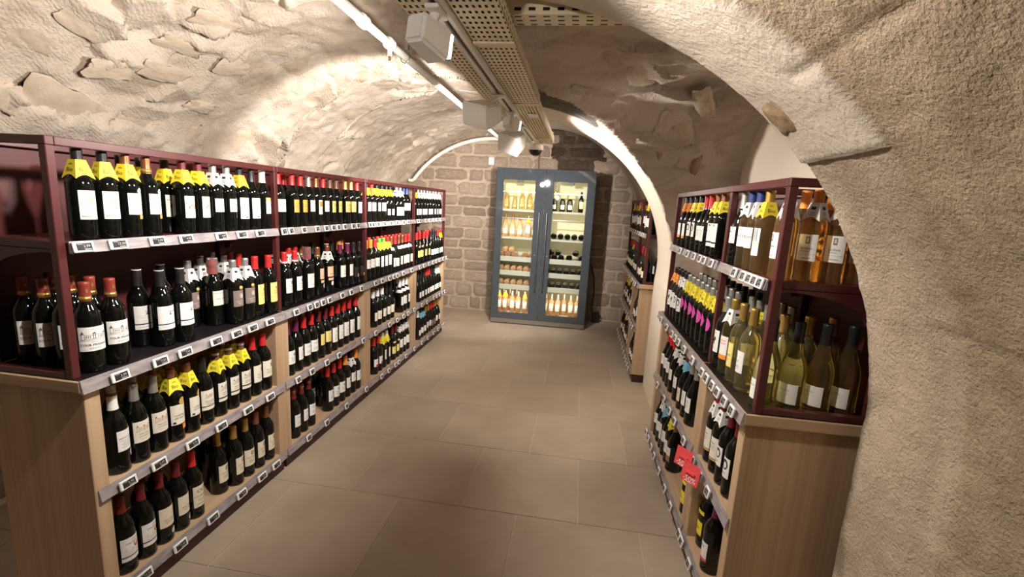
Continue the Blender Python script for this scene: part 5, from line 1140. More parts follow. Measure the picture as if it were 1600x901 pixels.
    ('F', 1, 'M'): [(0.645, 0.060, 'r2'), (0.726, 0.060, 'r2'), (0.806, 0.060, 'j2'), (0.887, 0.060, 'r2'), (0.967, 0.060, 'j2'), (1.048, 0.060, 'j2'), (1.128, 0.060, 'r2'), (1.208, 0.060, 'r2'), (1.289, 0.060, 'j2'), (1.369, 0.060, 'r2'), (1.450, 0.060, 'j2')],
    ('F', 0, 'M'): [(0.112, 0.060, 'j2'), (0.205, 0.060, 'r2'), (0.300, 0.060, 'j2'), (0.395, 0.060, 'j2')],
    ('F', 1, 'B'): [(0.645, 0.060, 'r2'), (0.726, 0.060, 'j2'), (0.806, 0.060, 'r1'), (0.887, 0.060, 'j2'), (0.967, 0.060, 'o4'), (1.048, 0.060, 'o4'), (1.128, 0.060, 'r2'), (1.208, 0.060, 'j2'), (1.289, 0.060, 'r1'), (1.369, 0.060, 'j2'), (1.450, 0.060, 'o4')],
    ('F', 0, 'B'): [(0.112, 0.060, 'r1'), (0.205, 0.060, 'j2'), (0.300, 0.060, 'o4'), (0.395, 0.060, 'o4')],
}
for (_k, _b, _s), _us in TAGS.items():
    for _i, _u in enumerate(_us):
        price_tag(_k, _b, _s, _i, _u)
BCOUNT = {}
SHELFZ = {'U': ZU, 'C': ZC, 'M': ZM, 'B': ZB}
GROUPN = {('L', 'U'): 'bottles on the upper shelf of the long run', ('L', 'C'): 'bottles on the counter of the long run', ('L', 'M'): 'bottles on the middle shelf of the long run', ('L', 'B'): 'bottles on the bottom shelf of the long run'}
for (_k, _b, _s), _l in BOTTLES.items():
    cnt = {}
    for (_u, _d, _kind) in _l:
        row = int(round((_d - 0.062) / 0.08)); row = max(0, min(row, 3))
        cnt[row] = cnt.get(row, 0) + 1
        key = (_k, _b, _s, row)
        n = BCOUNT[key] = BCOUNT.get(key, 0) + 1
        where = ('', 'second row, ', 'third row, ', 'back row, ')[row]
        label = f"{KIND[_kind][7]}, {where}{ORD[n - 1]} on {SHELFN[_s]}, {BAYN[(_k, _b)]}"
        (x, y, z), rz = world_of(_k, _d, _u, SHELFZ[_s] + 0.0007)
        rz += random.uniform(-.22, .22)
        if _kind == 'tp': rz += -0.30 if row == 0 and _u < 1.26 else (-.05 if row == 0 else -.15)
        if _k == 'R' and _b == 0 and _kind in ('w3', 'y5') and row > 0: rz += 0.75
        shape_glass = KIND[_kind][1]
        name = 'wine_bottle' if shape_glass == 'dark' else 'white_wine_bottle'
        if _kind == 'ch': name = 'sparkling_wine_bottle'
        _t = bottle(_kind, (x, y, z), rz, label, GROUPN.get((_k, _s), 'bottles on the %s of the %s' % (SHELFN[_s], 'pier unit' if _k == 'R' else 'far unit')), name)
        if _s == 'U': _t.scale = (.965, .965, .932 if KIND[_kind][0] == 'tal' else .962)
# ------------------------------------------------------------------ wine cabinet at the end of the aisle
M_DOOR = flat('slate_grey_glass_frame', (0.062, 0.072, 0.085), 0.03, spec=0.42, grain=0.06, scale=6)
M_CREAM_IN = flat('cream_cabinet_lining', (0.72, 0.68, 0.52), 0.5, grain=0.03, scale=10)
M_DRAWER = flat('cream_drawer_front', (0.60, 0.58, 0.50), 0.4, grain=0.05, scale=60)
def pane_material():
    m, nt, b = new_mat('thin_clear_pane')
    tr = N(nt, 'ShaderNodeBsdfTransparent'); tr.inputs[0].default_value = (0.95, 0.97, 0.96, 1)
    gl = N(nt, 'ShaderNodeBsdfGlossy'); gl.inputs['Roughness'].default_value = 0.02
    fr = N(nt, 'ShaderNodeFresnel'); fr.inputs['IOR'].default_value = 1.45
    v = obj_coord(nt); sm = math_n(nt, 'ADD', fr.outputs[0], math_n(nt, 'MULTIPLY', noise(nt, v, 5, 3), 0.02))
    mx = N(nt, 'ShaderNodeMixShader')
    nt.links.new(sm, mx.inputs[0]); nt.links.new(tr.outputs[0], mx.inputs[1]); nt.links.new(gl.outputs[0], mx.inputs[2])
    nt.links.new(mx.outputs[0], nt.nodes['Material Output'].inputs['Surface'])
    return m
M_PANE = pane_material()
def lamp_material(name, col, strength):
    m, nt, b = new_mat(name)
    b.inputs['Base Color'].default_value = (0.8, 0.8, 0.8, 1)
    b.inputs['Emission Color'].default_value = (*col, 1); b.inputs['Emission Strength'].default_value = strength
    return m
M_LED = lamp_material('warm_led_strip', (1.0, 0.93, 0.72), 9.0)
M_SPOTLENS = lamp_material('lit_spot_lens', (1.0, 0.97, 0.95), 3.0)
FRX, FRY, FRR = -1.05, 5.666, math.radians(1.08)
FW_, FH_, FD_ = 1.198, 1.940, 0.58
fr = thing('wine_cabinet', 'tall slate-grey double-door wine cabinet lit from inside, against the stone wall', 'wine cabinet', (FRX, FRY, 0), FRR)
mb = MB()
mb.box(0, .03, .045, FD_, .075, FH_, bev=.002); mb.box(FW_ - .03, FW_, .045, FD_, .075, FH_, bev=.002)
mb.box(.03, FW_ - .03, .045, FD_, FH_ - .05, FH_, bev=.002); mb.box(.03, FW_ - .03, .045, FD_, .075, .12, bev=.002)
mb.box(.03, FW_ - .03, FD_ - .02, FD_, .12, FH_ - .05)
mb.build('carcass', M_DOOR, fr)
mb = MB(); mb.box(0.0, FW_, .02, FD_ - .02, 0.012, .074, bev=.003); mb.box(.05, .11, .05, .12, 0, .012); mb.box(FW_ - .11, FW_ - .05, .05, .12, 0, .012)
mb.box(.05, .11, FD_ - .12, FD_ - .06, 0, .012); mb.box(FW_ - .11, FW_ - .05, FD_ - .12, FD_ - .06, 0, .012)
mb.build('base_plinth', M_STEEL, fr)
mb = MB()
for a, b in ((.03, .586), (.612, FW_ - .03)):
    mb.box(a, b, FD_ - .035, FD_ - .0205, .12, FH_ - .05); mb.box(a, a + .012, .06, FD_ - .035, .12, FH_ - .05); mb.box(b - .012, b, .06, FD_ - .035, .12, FH_ - .05)
    mb.box(a, b, .06, FD_ - .035, .1202, .130); mb.box(a, b, .06, FD_ - .035, FH_ - .060, FH_ - .0502)
mb.build('lining', M_CREAM_IN, fr)
mb = MB(); mb.box(.586, .612, .06, FD_ - .03, .12, FH_ - .05); mb.build('divider', M_CREAM_IN, fr)
SHZ = {'left': [(1.445, 'rack'), (1.105, 'rack'), (.862, 'drawer'), (.685, 'drawer'), (.505, 'drawer')], 'right': [(1.445, 'rack'), (1.105, 'rack'), (.862, 'drawer'), (.685, 'drawer'), (.505, 'drawer')]}
for side, x0, x1, w0, w1 in (('left', 0.003, .5965, .092, .478), ('right', .6005, FW_ - .003, .700, 1.098)):
    zt, zb = 1.800, .150
    mb = MB()
    mb.box(x0, w0, 0, .042, .078, FH_ - .002, bev=.002); mb.box(w1, x1, 0, .042, .078, FH_ - .002, bev=.002)
    mb.box(w0, w1, 0, .042, zt, FH_ - .002, bev=.002); mb.box(w0, w1, 0, .042, .078, zb, bev=.002)
    d = mb.build('door', M_DOOR, fr)
    mb = MB(); mb.box(w0, w1, .012, .018, zb, zt); mb.build('pane', M_PANE, d)
    hx = .548 if side == 'left' else .640
    mb = MB(); mb.tube([(hx, -.042, .47), (hx, -.042, 1.42)], .0085, 12)
    for z in (.56, 1.33): mb.tube([(hx, -.042, z), (hx, .002, z)], .006, 8)
    mb.build('handle', M_STEEL, d)
    mb = MB(); mb.lathe([(0, -.002), (.008, -.002), (.009, .001)], 12, c=(hx - .03 if side == 'left' else hx + .03, 0, .90), axis='y'); mb.build('lock', M_STEEL, d)
    a, b = (.043, .573) if side == 'left' else (.625, FW_ - .043)
    for z, kind in SHZ[side]:
        if kind == 'rack':
            mb = MB(); mb.box(a, b, .075, FD_ - .045, z - .010, z, bev=.001); mb.box(a, b, .066, .075, z - .022, z + .004, bev=.001)
            mb.tube([(a, .085, z + .035), (b, .085, z + .035)], .0025, 6) if False else None
            mb.build('glass_shelf', M_DRAWER, fr)
        else:
            mb = MB(); mb.box(a, b, .066, .078, z - .062, z, bev=.002); mb.box(a, b, .078, FD_ - .045, z - .030, z - .022)
            mb.build('drawer', M_DRAWER, fr)
    mb = MB()
    mb.box(a, b, .080, .084, 1.655, 1.668); mb.box(a, b, .080, .084, 1.335, 1.347)
    mb.build('support_bar', M_STEEL, fr)
    mb = MB(); mb.box(a + .02, b - .02, .07, .082, FH_ - .070, FH_ - .0605); mb.build('led_strip', M_LED, fr)
    mb = MB(); mb.box((w0 + w1) / 2 - .035, (w0 + w1) / 2 + .045, .068, .085, 1.775, 1.80, bev=.003); mb.build('control_panel', M_BLACK_PL, fr)
    # the cabinet's own strip lamps, one down each front corner and one on top
    for zc_, hh, pw in ((1.57, .12, 5.0), (1.24, .12, 4.5), (1.00, .10, 2.2), (.742, .04, .9), (.562, .04, .9), (.33, .16, 4.0)):
        l = bpy.data.lights.new('cabinet_lamp', 'AREA'); l.shape = 'RECTANGLE'; l.size = .36; l.size_y = hh; l.energy = pw * FRIDGE_GAIN; l.color = (1.0, .90, .62)
        o = bpy.data.objects.new('cabinet_lamp', l); C.objects.link(o); o.parent = fr
        o.location = ((w0 + w1) / 2, .054, zc_); o.rotation_euler = (math.radians(90), 0, 0)
def fpt(x, y, z): return (FRX + x * math.cos(FRR) - y * math.sin(FRR), FRY + x * math.sin(FRR) + y * math.cos(FRR), z)
KIND.update({
    'R1': ('bur', 'amber', 'goldlab', None, 'blank', None, 0, ''), 'R2': ('bur', 'rose', 'copper', None, 'creamlow', None, 0, ''), 'R3': ('bdx', 'rose', 'silver', None, 'tallwhite', None, 0, ''), 'R4': ('bdx', 'rose', 'silver', None, 'tallwhite', 'Y', 0, ''),
    'CH': ('cha', 'dark', 'goldlab', None, 'creamlow', None, 0, ''), 'DK': ('bdx', 'dark', 'black', None, 'creamy', None, 0, ''), 'LR': ('bur', 'rose', 'copper', None, 'creamlow', None, 0, ''), 'LD': ('bur', 'dark', 'silver', None, 'creamlow', None, 0, ''), 'LO': ('cha', 'dark', 'orange', None, 'amberwrap', None, 0, '')})
LAB['blank'] = (.050, .030, .06, 'goldlab', [('e', 0, 0, .3, .3, 'cream')])
LAB['amberwrap'] = (.110, .080, .070, 'goldlab', [('t', 'Brut', 0, 0, .2, 'brown')])
LAB['creamlow'] = (.064, .066, .072, 'cream', [('t', 'Bourgogne', 0, .15, .15, 'brown')] + LN(-.1, 3, .6, 'brown'))
_LM.clear()
def fbottle(kind, x, y, z, label, group, name, sc=1.0):
    t = bottle(kind, fpt(x, y, z + .0008), -math.pi / 2 + random.uniform(-.25, .25), label, group, name)
    t.scale = (sc, sc, sc)
    return t
G = 'bottles standing in the wine cabinet'
for k, (x, kind, sc) in enumerate(((.122, 'R1', .86), (.215, 'R1', .74), (.310, 'R1', .90), (.400, 'R1', .90), (.482, 'R1', .70))):
    fbottle(kind, x, .17 + .03 * (k % 2), 1.445, f'golden rosé bottle, {ORD[k]} on the top shelf of the lit wine cabinet', G, 'rose_wine_bottle', sc)
for k, (x, kind) in enumerate(((.115, 'R2'), (.205, 'R2'), (.298, 'LR'), (.405, 'R4'), (.490, 'R2'))):
    fbottle(kind, x, .17, 1.105, f'rosé bottle, {ORD[k]} on the second shelf of the lit wine cabinet', G, 'rose_wine_bottle', .97 if k < 2 else .92)
for k, (x, kind) in enumerate(((.085, 'R4'), (.165, 'R4'), (.255, 'R3'), (.335, 'R3'), (.420, 'R4'), (.500, 'R3'))):
    fbottle(kind, x, .16, .131, f'rosé bottle, {ORD[k]} on the floor of the cabinet behind the hinge-side door', G, 'rose_wine_bottle', .96)
for k, (x, kind) in enumerate(((.125, 'R3'), (.210, 'R3'), (.300, 'R3'))):
    fbottle(kind, x, .26, .131, f'rosé bottle in the second row, {ORD[k]} behind the yellow-collared cabinet bottles', G, 'rose_wine_bottle', .96)
for k, (x, kind) in enumerate(((.690, 'R3'), (.765, 'R3'), (.845, 'R3'), (.925, 'R3'), (1.010, 'R3'), (1.090, 'R3'))):
    fbottle(kind, x, .15 + .05 * (k == 3), .131, f'rosé bottle, {ORD[k]} on the floor of the cabinet near the power cable', G, 'rose_wine_bottle', .96)
for k, (x, kind) in enumerate(((.715, 'CH'), (.815, 'CH'), (.905, 'CH'))):
    fbottle(kind, x, .15, 1.445, f'gold-capped sparkling bottle, {ORD[k]} on the high shelf of the wine cabinet', G, 'sparkling_wine_bottle', .80)
fbottle('DK', 1.040, .15, 1.445, 'lone dark bottle with tall cream label on the high shelf of the wine cabinet', G, 'wine_bottle', .86)
def lying(kind, x, z, label, name, sc=1.0, y=.105):
    """a bottle on its side, its base towards the aisle and its label uppermost"""
    shape = KIND[kind][0]; R = SHAPES[shape][1] * sc
    t = bottle(kind, fpt(x, y, z + R + .001), 0, label, 'bottles lying in the wine cabinet', name)
    # base towards -y, neck towards +y, label (local +x) up
    yv = Vector((-math.sin(FRR), math.cos(FRR), 0)); up = Vector((0, 0, 1)); side = yv.cross(up)
    t.rotation_euler = Matrix((up, yv.cross(up), yv)).transposed().to_euler()
    t.scale = (sc, sc, sc)
    return t
LR_ = 'lying rosé bottle'; LD_ = 'lying dark bottle'
nm = 'rose_wine_bottle'
for k, x in enumerate((.085, .168, .255, .385, .470)): lying('LR', x, .800 + .040, f'{LR_}, {ORD[k]} on the uppermost drawer of the wine cabinet', nm, .95)
for k, x in enumerate((.127, .212)): lying('LR', x, .905 , f'{LR_} stacked on two others, {ORD[k]} along the uppermost drawer', nm, .92, .115)
for k, x in enumerate((.085, .165, .248, .330, .412, .495)): lying('LR', x, .663, f'{LR_}, {ORD[k]} in the middle drawer of the wine cabinet', nm, .95)
for k, x in enumerate((.090, .172, .255, .340, .425, .505)): lying('LR', x, .483, f'{LR_}, {ORD[k]} in the lowest drawer of the wine cabinet', nm, .95)
for k, x in enumerate((.735, .820, .905, .990, 1.075)): lying('LD', x, 1.106, f'{LD_} with cream label, {ORD[k]} on the high rack above the drawers', 'wine_bottle', .95)
for k, x in enumerate((.675, .760, .845)): lying('LD', x, .840, f'{LD_}, {ORD[k]} on the uppermost drawer beside the orange-foiled bottles', 'wine_bottle', .95)
for k, x in enumerate((.718, .803)): lying('LD', x, .905, f'{LD_} stacked on two others, {ORD[k]} along its drawer', 'wine_bottle', .92, .115)
for k, x in enumerate((.945, 1.100)): lying('LO', x, .840, f'stout lying bottle with golden wrapper, {ORD[k]} on the uppermost drawer', 'sparkling_wine_bottle', .92)
lying('LO', 1.022, .905, 'stout lying bottle with golden wrapper, propped up between two others', 'sparkling_wine_bottle', .92, .115)
for k, x in enumerate((.670, .752, .836, .922, 1.006, 1.090)): lying('LD', x, .663, f'{LD_}, {ORD[k]} in the middle drawer near the power cable', 'wine_bottle', .95)
for k, x in enumerate((.670, .752, .836, .922, 1.006, 1.090)): lying('LD', x, .483, f'{LD_}, {ORD[k]} in the lowest drawer near the power cable', 'wine_bottle', .95)
mb = MB(); mb.tube([(.19, 6.22, .75), (.235, 6.21, .60), (.25, 6.2, .40), (.235, 6.19, .25), (.245, 6.19, .14), (.27, 6.19, .08)], .008, 8)
mb.box(.24, .345, 6.16, 6.235, 0.0, .135, bev=.004)
tag(mb.build('power_cable', M_BLACK_PL), 'black power cable with square plug box on the floor beside the wine cabinet', 'power cable')

# ------------------------------------------------------------------ under the vault: trays, track, lamps, pipes
M_TRAYBEIGE = (0.80, 0.69, 0.48)
def tray_material(name, px, py, hx, hy, offs=True):
    """cream sheet steel with rows of slotted holes cut through it"""
    m, nt, b = new_mat(name)
    tc = nt.nodes.new('ShaderNodeTexCoord'); sx = N(nt, 'ShaderNodeSeparateXYZ'); nt.links.new(tc.outputs['UV'], sx.inputs[0])
    u = math_n(nt, 'DIVIDE', sx.outputs[0], px); v = math_n(nt, 'DIVIDE', sx.outputs[1], py)
    if offs:
        row = math_n(nt, 'FLOOR', u); v = math_n(nt, 'ADD', v, math_n(nt, 'MULTIPLY', math_n(nt, 'MODULO', row, 2.0), 0.0))
    fu = math_n(nt, 'ABSOLUTE', math_n(nt, 'SUBTRACT', math_n(nt, 'FRACT', u), 0.5)); fv = math_n(nt, 'ABSOLUTE', math_n(nt, 'SUBTRACT', math_n(nt, 'FRACT', v), 0.5))
    hole = math_n(nt, 'MULTIPLY', math_n(nt, 'LESS_THAN', fu, hx), math_n(nt, 'LESS_THAN', fv, hy))
    col = ramp(nt, noise(nt, tc.outputs['Object'], 9, 3), [(0.3, (0.74, 0.63, 0.43)), (0.7, M_TRAYBEIGE)])
    nt.links.new(col, b.inputs['Base Color']); b.inputs['Roughness'].default_value = 0.45
    tr = N(nt, 'ShaderNodeBsdfTransparent'); mx = N(nt, 'ShaderNodeMixShader')
    nt.links.new(hole, mx.inputs[0]); nt.links.new(b.outputs[0], mx.inputs[1]); nt.links.new(tr.outputs[0], mx.inputs[2])
    nt.links.new(mx.outputs[0], nt.nodes['Material Output'].inputs['Surface'])
    return m
M_TRAY = tray_material('cream_perforated_tray', 0.0170, 0.036, 0.23, 0.22)
M_TRAYX = tray_material('cream_slotted_tray', 0.030, 0.042, 0.15, 0.24)
M_TRAYPLAIN = flat('cream_tray_steel', M_TRAYBEIGE, 0.45, grain=0.05, scale=9)
M_RIB = flat('cream_ribbed_tray', (0.78, 0.66, 0.45), 0.45, grain=0.05, scale=9)
def sheet(name, quads, mat, parent, thick=0.0012):
    """flat sheet with UVs in metres; quads: (corner, u vector, v vector)"""
    me = bpy.data.meshes.new(name); vs = []; fs = []; uv = []
    for c0, uu, vv in quads:
        c0, uu, vv = Vector(c0), Vector(uu), Vector(vv); o = len(vs)
        vs += [c0, c0 + uu, c0 + uu + vv, c0 + vv]; fs.append((o, o + 1, o + 2, o + 3))
        uv += [(0, 0), (uu.length, 0), (uu.length, vv.length), (0, vv.length)]
    me.from_pydata([tuple(v) for v in vs], [], fs); l = me.uv_layers.new()
    for i, c in enumerate(uv): l.data[i].uv = c
    me.materials.append(mat)
    return put(name, me, parent)
def cable_tray(label, x0, x1, y0, y1, z, h, joints, lean=0.0):
    t = thing('cable_tray', label, 'cable tray', (x0, y0, z), 0, 'cable trays under the vault')
    w = x1 - x0; L = y1 - y0
    sheet('perforated_base', [((0, 0, 0), (w, 0, 0), (lean, L, 0))], M_TRAY, t)
    sheet('side_flange', [((0, 0, 0), (0, 0, h), (lean, L, 0))], M_TRAY, t)
    sheet('side_flange', [((w, 0, 0), (0, 0, h), (lean, L, 0))], M_TRAY, t)
    mb = MB(); n = int(w / .014)
    for k in range(n): mb.tube([(w * (k + .5) / n, .02, .009 + .003 * (k % 2)), (w * (k + .5) / n + lean, L - .02, .009 + .003 * (k % 2))], .0078, 6)
    o = mb.build('dark_tray_filler', M_BLACK_PL, t); o['kind'] = 'stuff'  # unseen dark strands added inside so the holes read black
    for y in joints:
        mb = MB(); yy = y - y0; dx = lean * yy / L
        mb.box(dx - .002, w + dx + .002, yy - .014, yy + .014, -.007, -.0005, bev=.002); mb.build('joint_plate', M_TRAYPLAIN, t)
    return t
cable_tray('wide cream perforated cable tray under the vault, the one over the aisle', -.376, -.248, -1.2, 2.42, 1.996, .045, (1.53, 2.40), 0.0)
cable_tray('slim cream perforated cable tray on the shelf side of the lamp track', -.510, -.429, -1.2, 2.45, 1.996, .040, (), 0.0)
def ribbed(label, x0, x1, y0, y1, z, n):
    t = thing('cable_tray', label, 'cable tray', (x0, y0, z), 0, 'cable trays under the vault')
    mb = MB(); w = x1 - x0
    mb.box(0, w, 0, y1 - y0, .008, .012); mb.box(0, .003, 0, y1 - y0, .0, .045); mb.box(w - .003, w, 0, y1 - y0, .0, .045)
    mb.build('tray_sheet', M_TRAYPLAIN, t)
    for k in range(n):
        mb = MB(); c = w * (k + .5) / n
        mb.tube([(c, 0, .004), (c, y1 - y0, .004)], w / n * .36, 8); mb.build('conduit', M_RIB, t)
    mb = MB(); mb.box(-.001, w + .001, y1 - y0 - .25, y1 - y0 - .235, -.012, -.004); mb.build('joint_plate', M_TRAYPLAIN, t)
    return t
ribbed('far cream tray carrying parallel conduits towards the end wall', -.376, -.258, 2.44, 3.80, 1.996, 7)
ribbed('short cream tray with conduits behind the hanging loudspeaker', -.520, -.440, 2.62, 3.60, 1.996, 4)
t = thing('cable_tray', 'cream slotted tray crossing from the trays into the plastered arch', 'cable tray', (-.335, 1.450, 2.046), 0, 'cable trays under the vault')
sheet('slotted_base', [((0, 0, 0), (0, .085, 0), (1.02, 0, 0))], M_TRAYX, t)
sheet('slotted_side', [((0, 0, 0), (0, 0, .062), (1.02, 0, 0)), ], M_TRAYX, t)
sheet('slotted_side', [((0, .085, 0), (0, 0, .062), (1.02, 0, 0)), ], M_TRAYX, t)
mb = MB(); mb.box(.01, 1.0, .012, .073, .004, .03); o = mb.build('dark_tray_filler', M_BLACK_PL, t); o['kind'] = 'stuff'  # plain dark box added inside so the slots read black
mb = MB(); mb.tube([(-.04, -.004, -.002), (.03, -.004, -.002)], .004, 6); mb.box(-.035, .01, -.01, .002, -.006, .008); mb.build('tray_clip', M_STEEL, t)
tr = thing('lamp_track', 'white lamp track with dark slot running between the cable trays', 'lamp track', (-.4025, -1.2, 1.978), 0)
mb = MB(); mb.box(-.020, -.008, 0, 4.85, 0, .034); mb.box(.008, .020, 0, 4.85, 0, .034); mb.box(-.008, .008, 0, 4.85, .014, .034)
mb.build('channel', M_WHITE, tr)
mb = MB(); mb.box(-.0075, .0075, .02, 4.83, .008, .0138); mb.build('slot', M_BLACK_PL, tr)
# spot heads
def spot_head(label, loc, aim, size, lit=True):
    """small white projector: cast body, lens ring and swivel arm under the track"""
    t = thing('track_spotlight', label, 'spotlight', loc, 0, 'white spotlights on the lamp track')
    L_ = Vector(aim) - Vector(loc); q = L_.to_track_quat('Z', 'Y').to_matrix().to_4x4()
    w, h, d = size
    mb = MB()
    bm = bmesh.new(); bmesh.ops.create_cube(bm, size=1.0)
    for v in bm.verts:
        k = 1.0 if v.co.z > 0 else .80
        v.co = Vector((v.co.x * w * k, v.co.y * h * k, v.co.z * d))
    bmesh.ops.bevel(bm, geom=list(bm.edges), offset=.008, segments=3, affect='EDGES')
    mb.bm(bm, 0, False, q); mb.build('housing', M_WHITE, t)
    mb = MB(); bm = bmesh.new(); bmesh.ops.create_cube(bm, size=1.0)
    for v in bm.verts: v.co = Vector((v.co.x * w * .97, v.co.y * h * .70, v.co.z * .008 + d / 2 + .002))
    mb.bm(bm, 0, False, q); mb.build('lens', M_SPOTLENS if lit else M_WHITE_PL, t)
    mb = MB(); top = Vector((-.4025 - loc[0], 0.02, 1.975 - loc[2]))
    mb.tube([(0, 0, 0.01), tuple(top * .6), tuple(top * .88)], .013, 10); mb.box(top.x - .018, top.x + .018, top.y - .045, top.y + .045, top.z - .012, top.z - .001, bev=.003)
    mb.build('swivel_arm', M_WHITE, t)
    return t
spot_head('white track spotlight with a lit lens, hanging closest to the cross tray', (-.418, 1.21, 1.903), (-.08, 2.15, 1.73), (.073, .085, .106))
spot_head('small white track spotlight between the two hanging cubes', (-.402, 2.50, 1.918), (.02, 3.3, 1.75), (.072, .068, .078))

# loudspeaker cubes and dome camera
def hanging_cube(name, label, cat, loc, size, rot, arm):
    t = thing(name, label, cat, loc, 0)
    mb = MB(); bm = bmesh.new(); bmesh.ops.create_cube(bm, size=1.0)
    for v in bm.verts:
        k = .78 if v.co.y > 0 else 1.0
        v.co = Vector((v.co.x * size[0] * k, v.co.y * size[1], v.co.z * size[2] * k))
    bmesh.ops.bevel(bm, geom=list(bm.edges), offset=.006, segments=2, affect='EDGES')
    R = Matrix.Rotation(rot[2], 4, 'Z') @ Matrix.Rotation(rot[0], 4, 'X') @ Matrix.Rotation(rot[1], 4, 'Y')
    mb.bm(bm, 0, False, R); mb.build('cabinet', M_WHITE, t)
    mb = MB(); mb.tube([(0, 0, size[2] * .3), (arm[0], arm[1], arm[2] - .006)], .009, 8); mb.box(arm[0] - .03, arm[0] + .03, arm[1] - .03, arm[1] + .03, arm[2] - .010, arm[2] - .004, bev=.002); mb.build('bracket', M_WHITE, t)
    mb = MB()
    for dx in (-.012, .018): mb.lathe([(0, 0), (.003, 0), (.003, .002)], 8, c=(dx, -size[1] * .52, .012), axis='y')
    return t
hanging_cube('loudspeaker', 'larger white angular loudspeaker hanging beside the pipe', 'loudspeaker', (-.462, 2.10, 1.890), (.155, .115, .100), (.35, .25, -.6), (.0595, .03, .0855))
hanging_cube('track_floodlight', 'white cube floodlight on the track just before the dome camera', 'floodlight', (-.448, 2.90, 1.880), (.145, .12, .118), (.5, .35, -.5), (.0455, .03, .0955))

dc = thing('dome_camera', 'white dome security camera with black eye at the end of the trays', 'security camera', (-.395, 3.735, 1.976), 0)
mb = MB(); mb.lathe([(.0, .0), (.062, .0), (.064, -.004), (.064, -.040), (.058, -.048), (.050, -.048)], 28); mb.build('housing', M_WHITE, dc)
mb = MB(); mb.lathe([(.050, -.047), (.047, -.062), (.036, -.078), (.018, -.087), (0, -.089)], 24); mb.build('dome', M_BLACK_PL, dc)
# white pipe along the vault and the bent conduit on the end wall
PXx, PZz = -.985, 2.235
pp = thing('ceiling_pipe', 'white pipe slung along the vault above the long shelf run', 'pipe', (PXx, 0, PZz), 0)
mb = MB(); mb.tube([(.0, -1.8, 0), (.0, 2.0, 0)], .023, 16); mb.tube([(0, 2.0, 0), (.0, 5.96, 0)], .019, 16); mb.build('pipe', M_WHITE, pp)
mb = MB()
mb.tube([(0, 5.96, 0), (.03, 6.00, .02), (.035, 6.02, .05), (.035, 6.03, .10)], .021, 12); mb.build('elbow', M_WHITE, pp)
for y in (2.02, 2.30):
    mb = MB(); mb.lathe([(.019, y - .02), (.029, y - .02), (.029, y - .006), (.026, y - .004), (.026, y + .004), (.029, y + .006), (.029, y + .02), (.019, y + .02)], 18, axis='y'); mb.build('coupling', M_WHITE, pp)
mb = MB(); mb.tube([(-.0, 2.30, -.02), (-.0, 2.30, -.055)], .011, 10); mb.tube([(0, 2.30, -.05), (0, 2.30, -.075)], .006, 8, 1); mb.build('drain_tap', [M_WHITE, flat('copper_fitting', (.30, .12, .06), .35, .8)], pp)
mb = MB(); mb.tube([(.02, 2.50, .19), (.012, 2.50, .03)], .004, 6); mb.tube([(-.026, 2.50, 0), (-.018, 2.50, .022), (0, 2.50, .030), (.018, 2.50, .022), (.026, 2.50, 0), (.018, 2.50, -.022), (0, 2.50, -.030), (-.018, 2.50, -.022), (-.026, 2.50, 0)], .003, 6)
mb.box(.004, .02, 2.49, 2.51, .035, .06); mb.build('pipe_hanger', M_STEEL, pp)
ac = thing('arched_conduit', 'bent white conduit following the arch of the end wall', 'conduit', (0, 0, 0), 0)
pts = []
for k in range(15):
    a = math.radians(145 - (145 - 83) * k / 14)
    pts.append((-1.17 + 1.355 * math.cos(a), 6.16, 1.0 + 1.335 * math.sin(a)))
mb = MB(); mb.tube(pts, .024, 12); mb.build('conduit', M_WHITE, ac)
e = pts[-1]; mb = MB(); mb.tube([e, (e[0] + .05, 6.16, e[2] - .005), (e[0] + .055, 6.14, e[2] - .05), (PXx + .035, 6.05, PZz + .135)], .024, 12); mb.build('elbow', M_WHITE, ac)
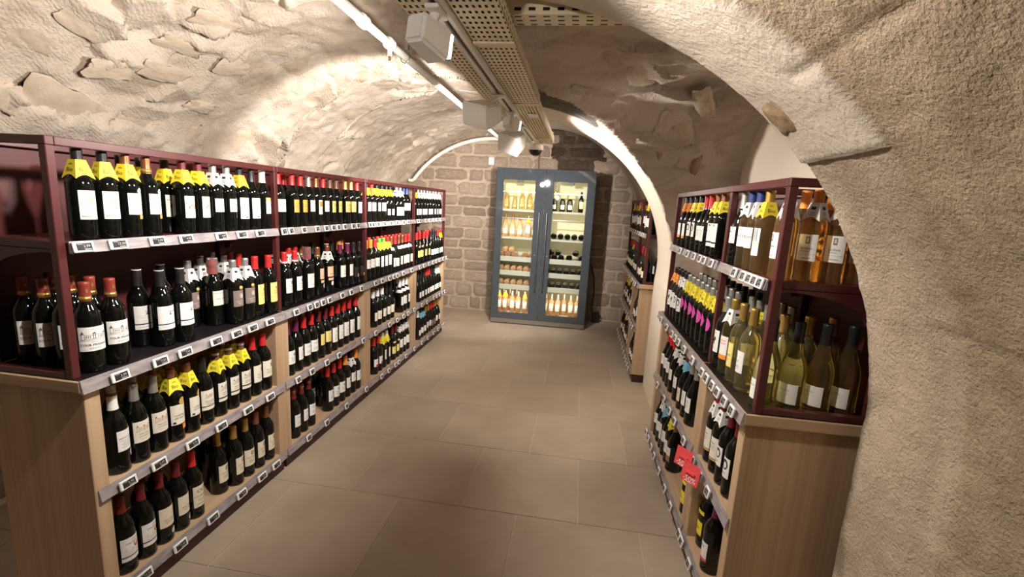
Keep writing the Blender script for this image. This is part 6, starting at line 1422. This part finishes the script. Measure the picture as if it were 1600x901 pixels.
mb = MB(); p0 = pts[0]; mb.tube([(p0[0] - .07, 6.16, p0[2] - .01), (p0[0] - .03, 6.16, p0[2] - .015), p0], .022, 10); mb.build('end_bend', M_WHITE, ac)
mb = MB(); mb.box(0, .075, 0, .012, 0, .10, bev=.002)
for a, b in ((.01, .01), (.065, .01), (.01, .09), (.065, .09), (.037, .05)): mb.lathe([(0, -.0015), (.004, -.001), (.004, .001)], 8, 1, c=(a, 0, b), axis='y')
tag(mb.build('blank_plate', [M_WHITE_PL, M_STEEL], loc=(-1.28, 6.262, 2.01)), 'small white blank wall plate on the stone end wall above the cabinet', 'wall plate')
mb = MB(); mb.tube([(-.60, 6.25, 1.95), (-.605, 6.25, 2.1), (-.595, 6.25, 2.35)], .008, 8); tag(mb.build('wall_cable', flat('brown_cable', (.18, .10, .06), .6)), 'thin brown cable running up the end wall above the wine cabinet', 'cable')
mb = MB(); mb.box(0, .058, 0, .10, -.002, 0); v, f = text_faces('n° 12', .016); mb.add([(x + .029, y + .05, -.0024) for x, y in v], [q[::-1] for q in f], 1)
tag(mb.build('paper_note', [cm('white'), cm('grey')], loc=(-.335, 2.62, 1.9895)), 'small white paper note stuck under the far conduit tray', 'note')
# two red promotion cards clipped to the rail of the pier unit
for k, u in enumerate((.430, .310)):
    (x, y, z), rz = world_of('R', -.046, u, ZM - .018)
    t = thing('promotion_card', ('red discount card on the pier unit rail, the one by the wide bay', 'red discount card on the pier unit rail, next to the near pier tag')[k], 'discount card', (x, y, z), rz, 'red discount cards')
    mb = MB(); mb.box(0, .0012, -.040, .040, -.034, .046); mb.box(.0012, .008, -.022, .022, .004, .012); mb.build('card', cm('coral'), t)
    mb = MB(); v, f = text_faces('-50%', .030); mb.add([(.0018, xx, yy - .018) for xx, yy in v], f); mb.add([(.0018, a, b) for a, b in ((-.02, -.030), (.014, -.030), (.014, -.0275), (-.02, -.0275))], [(0, 1, 2, 3)]); mb.build('lettering', cm('white'), t)
    t.rotation_euler = (0, math.radians(-10), rz + math.radians(38))
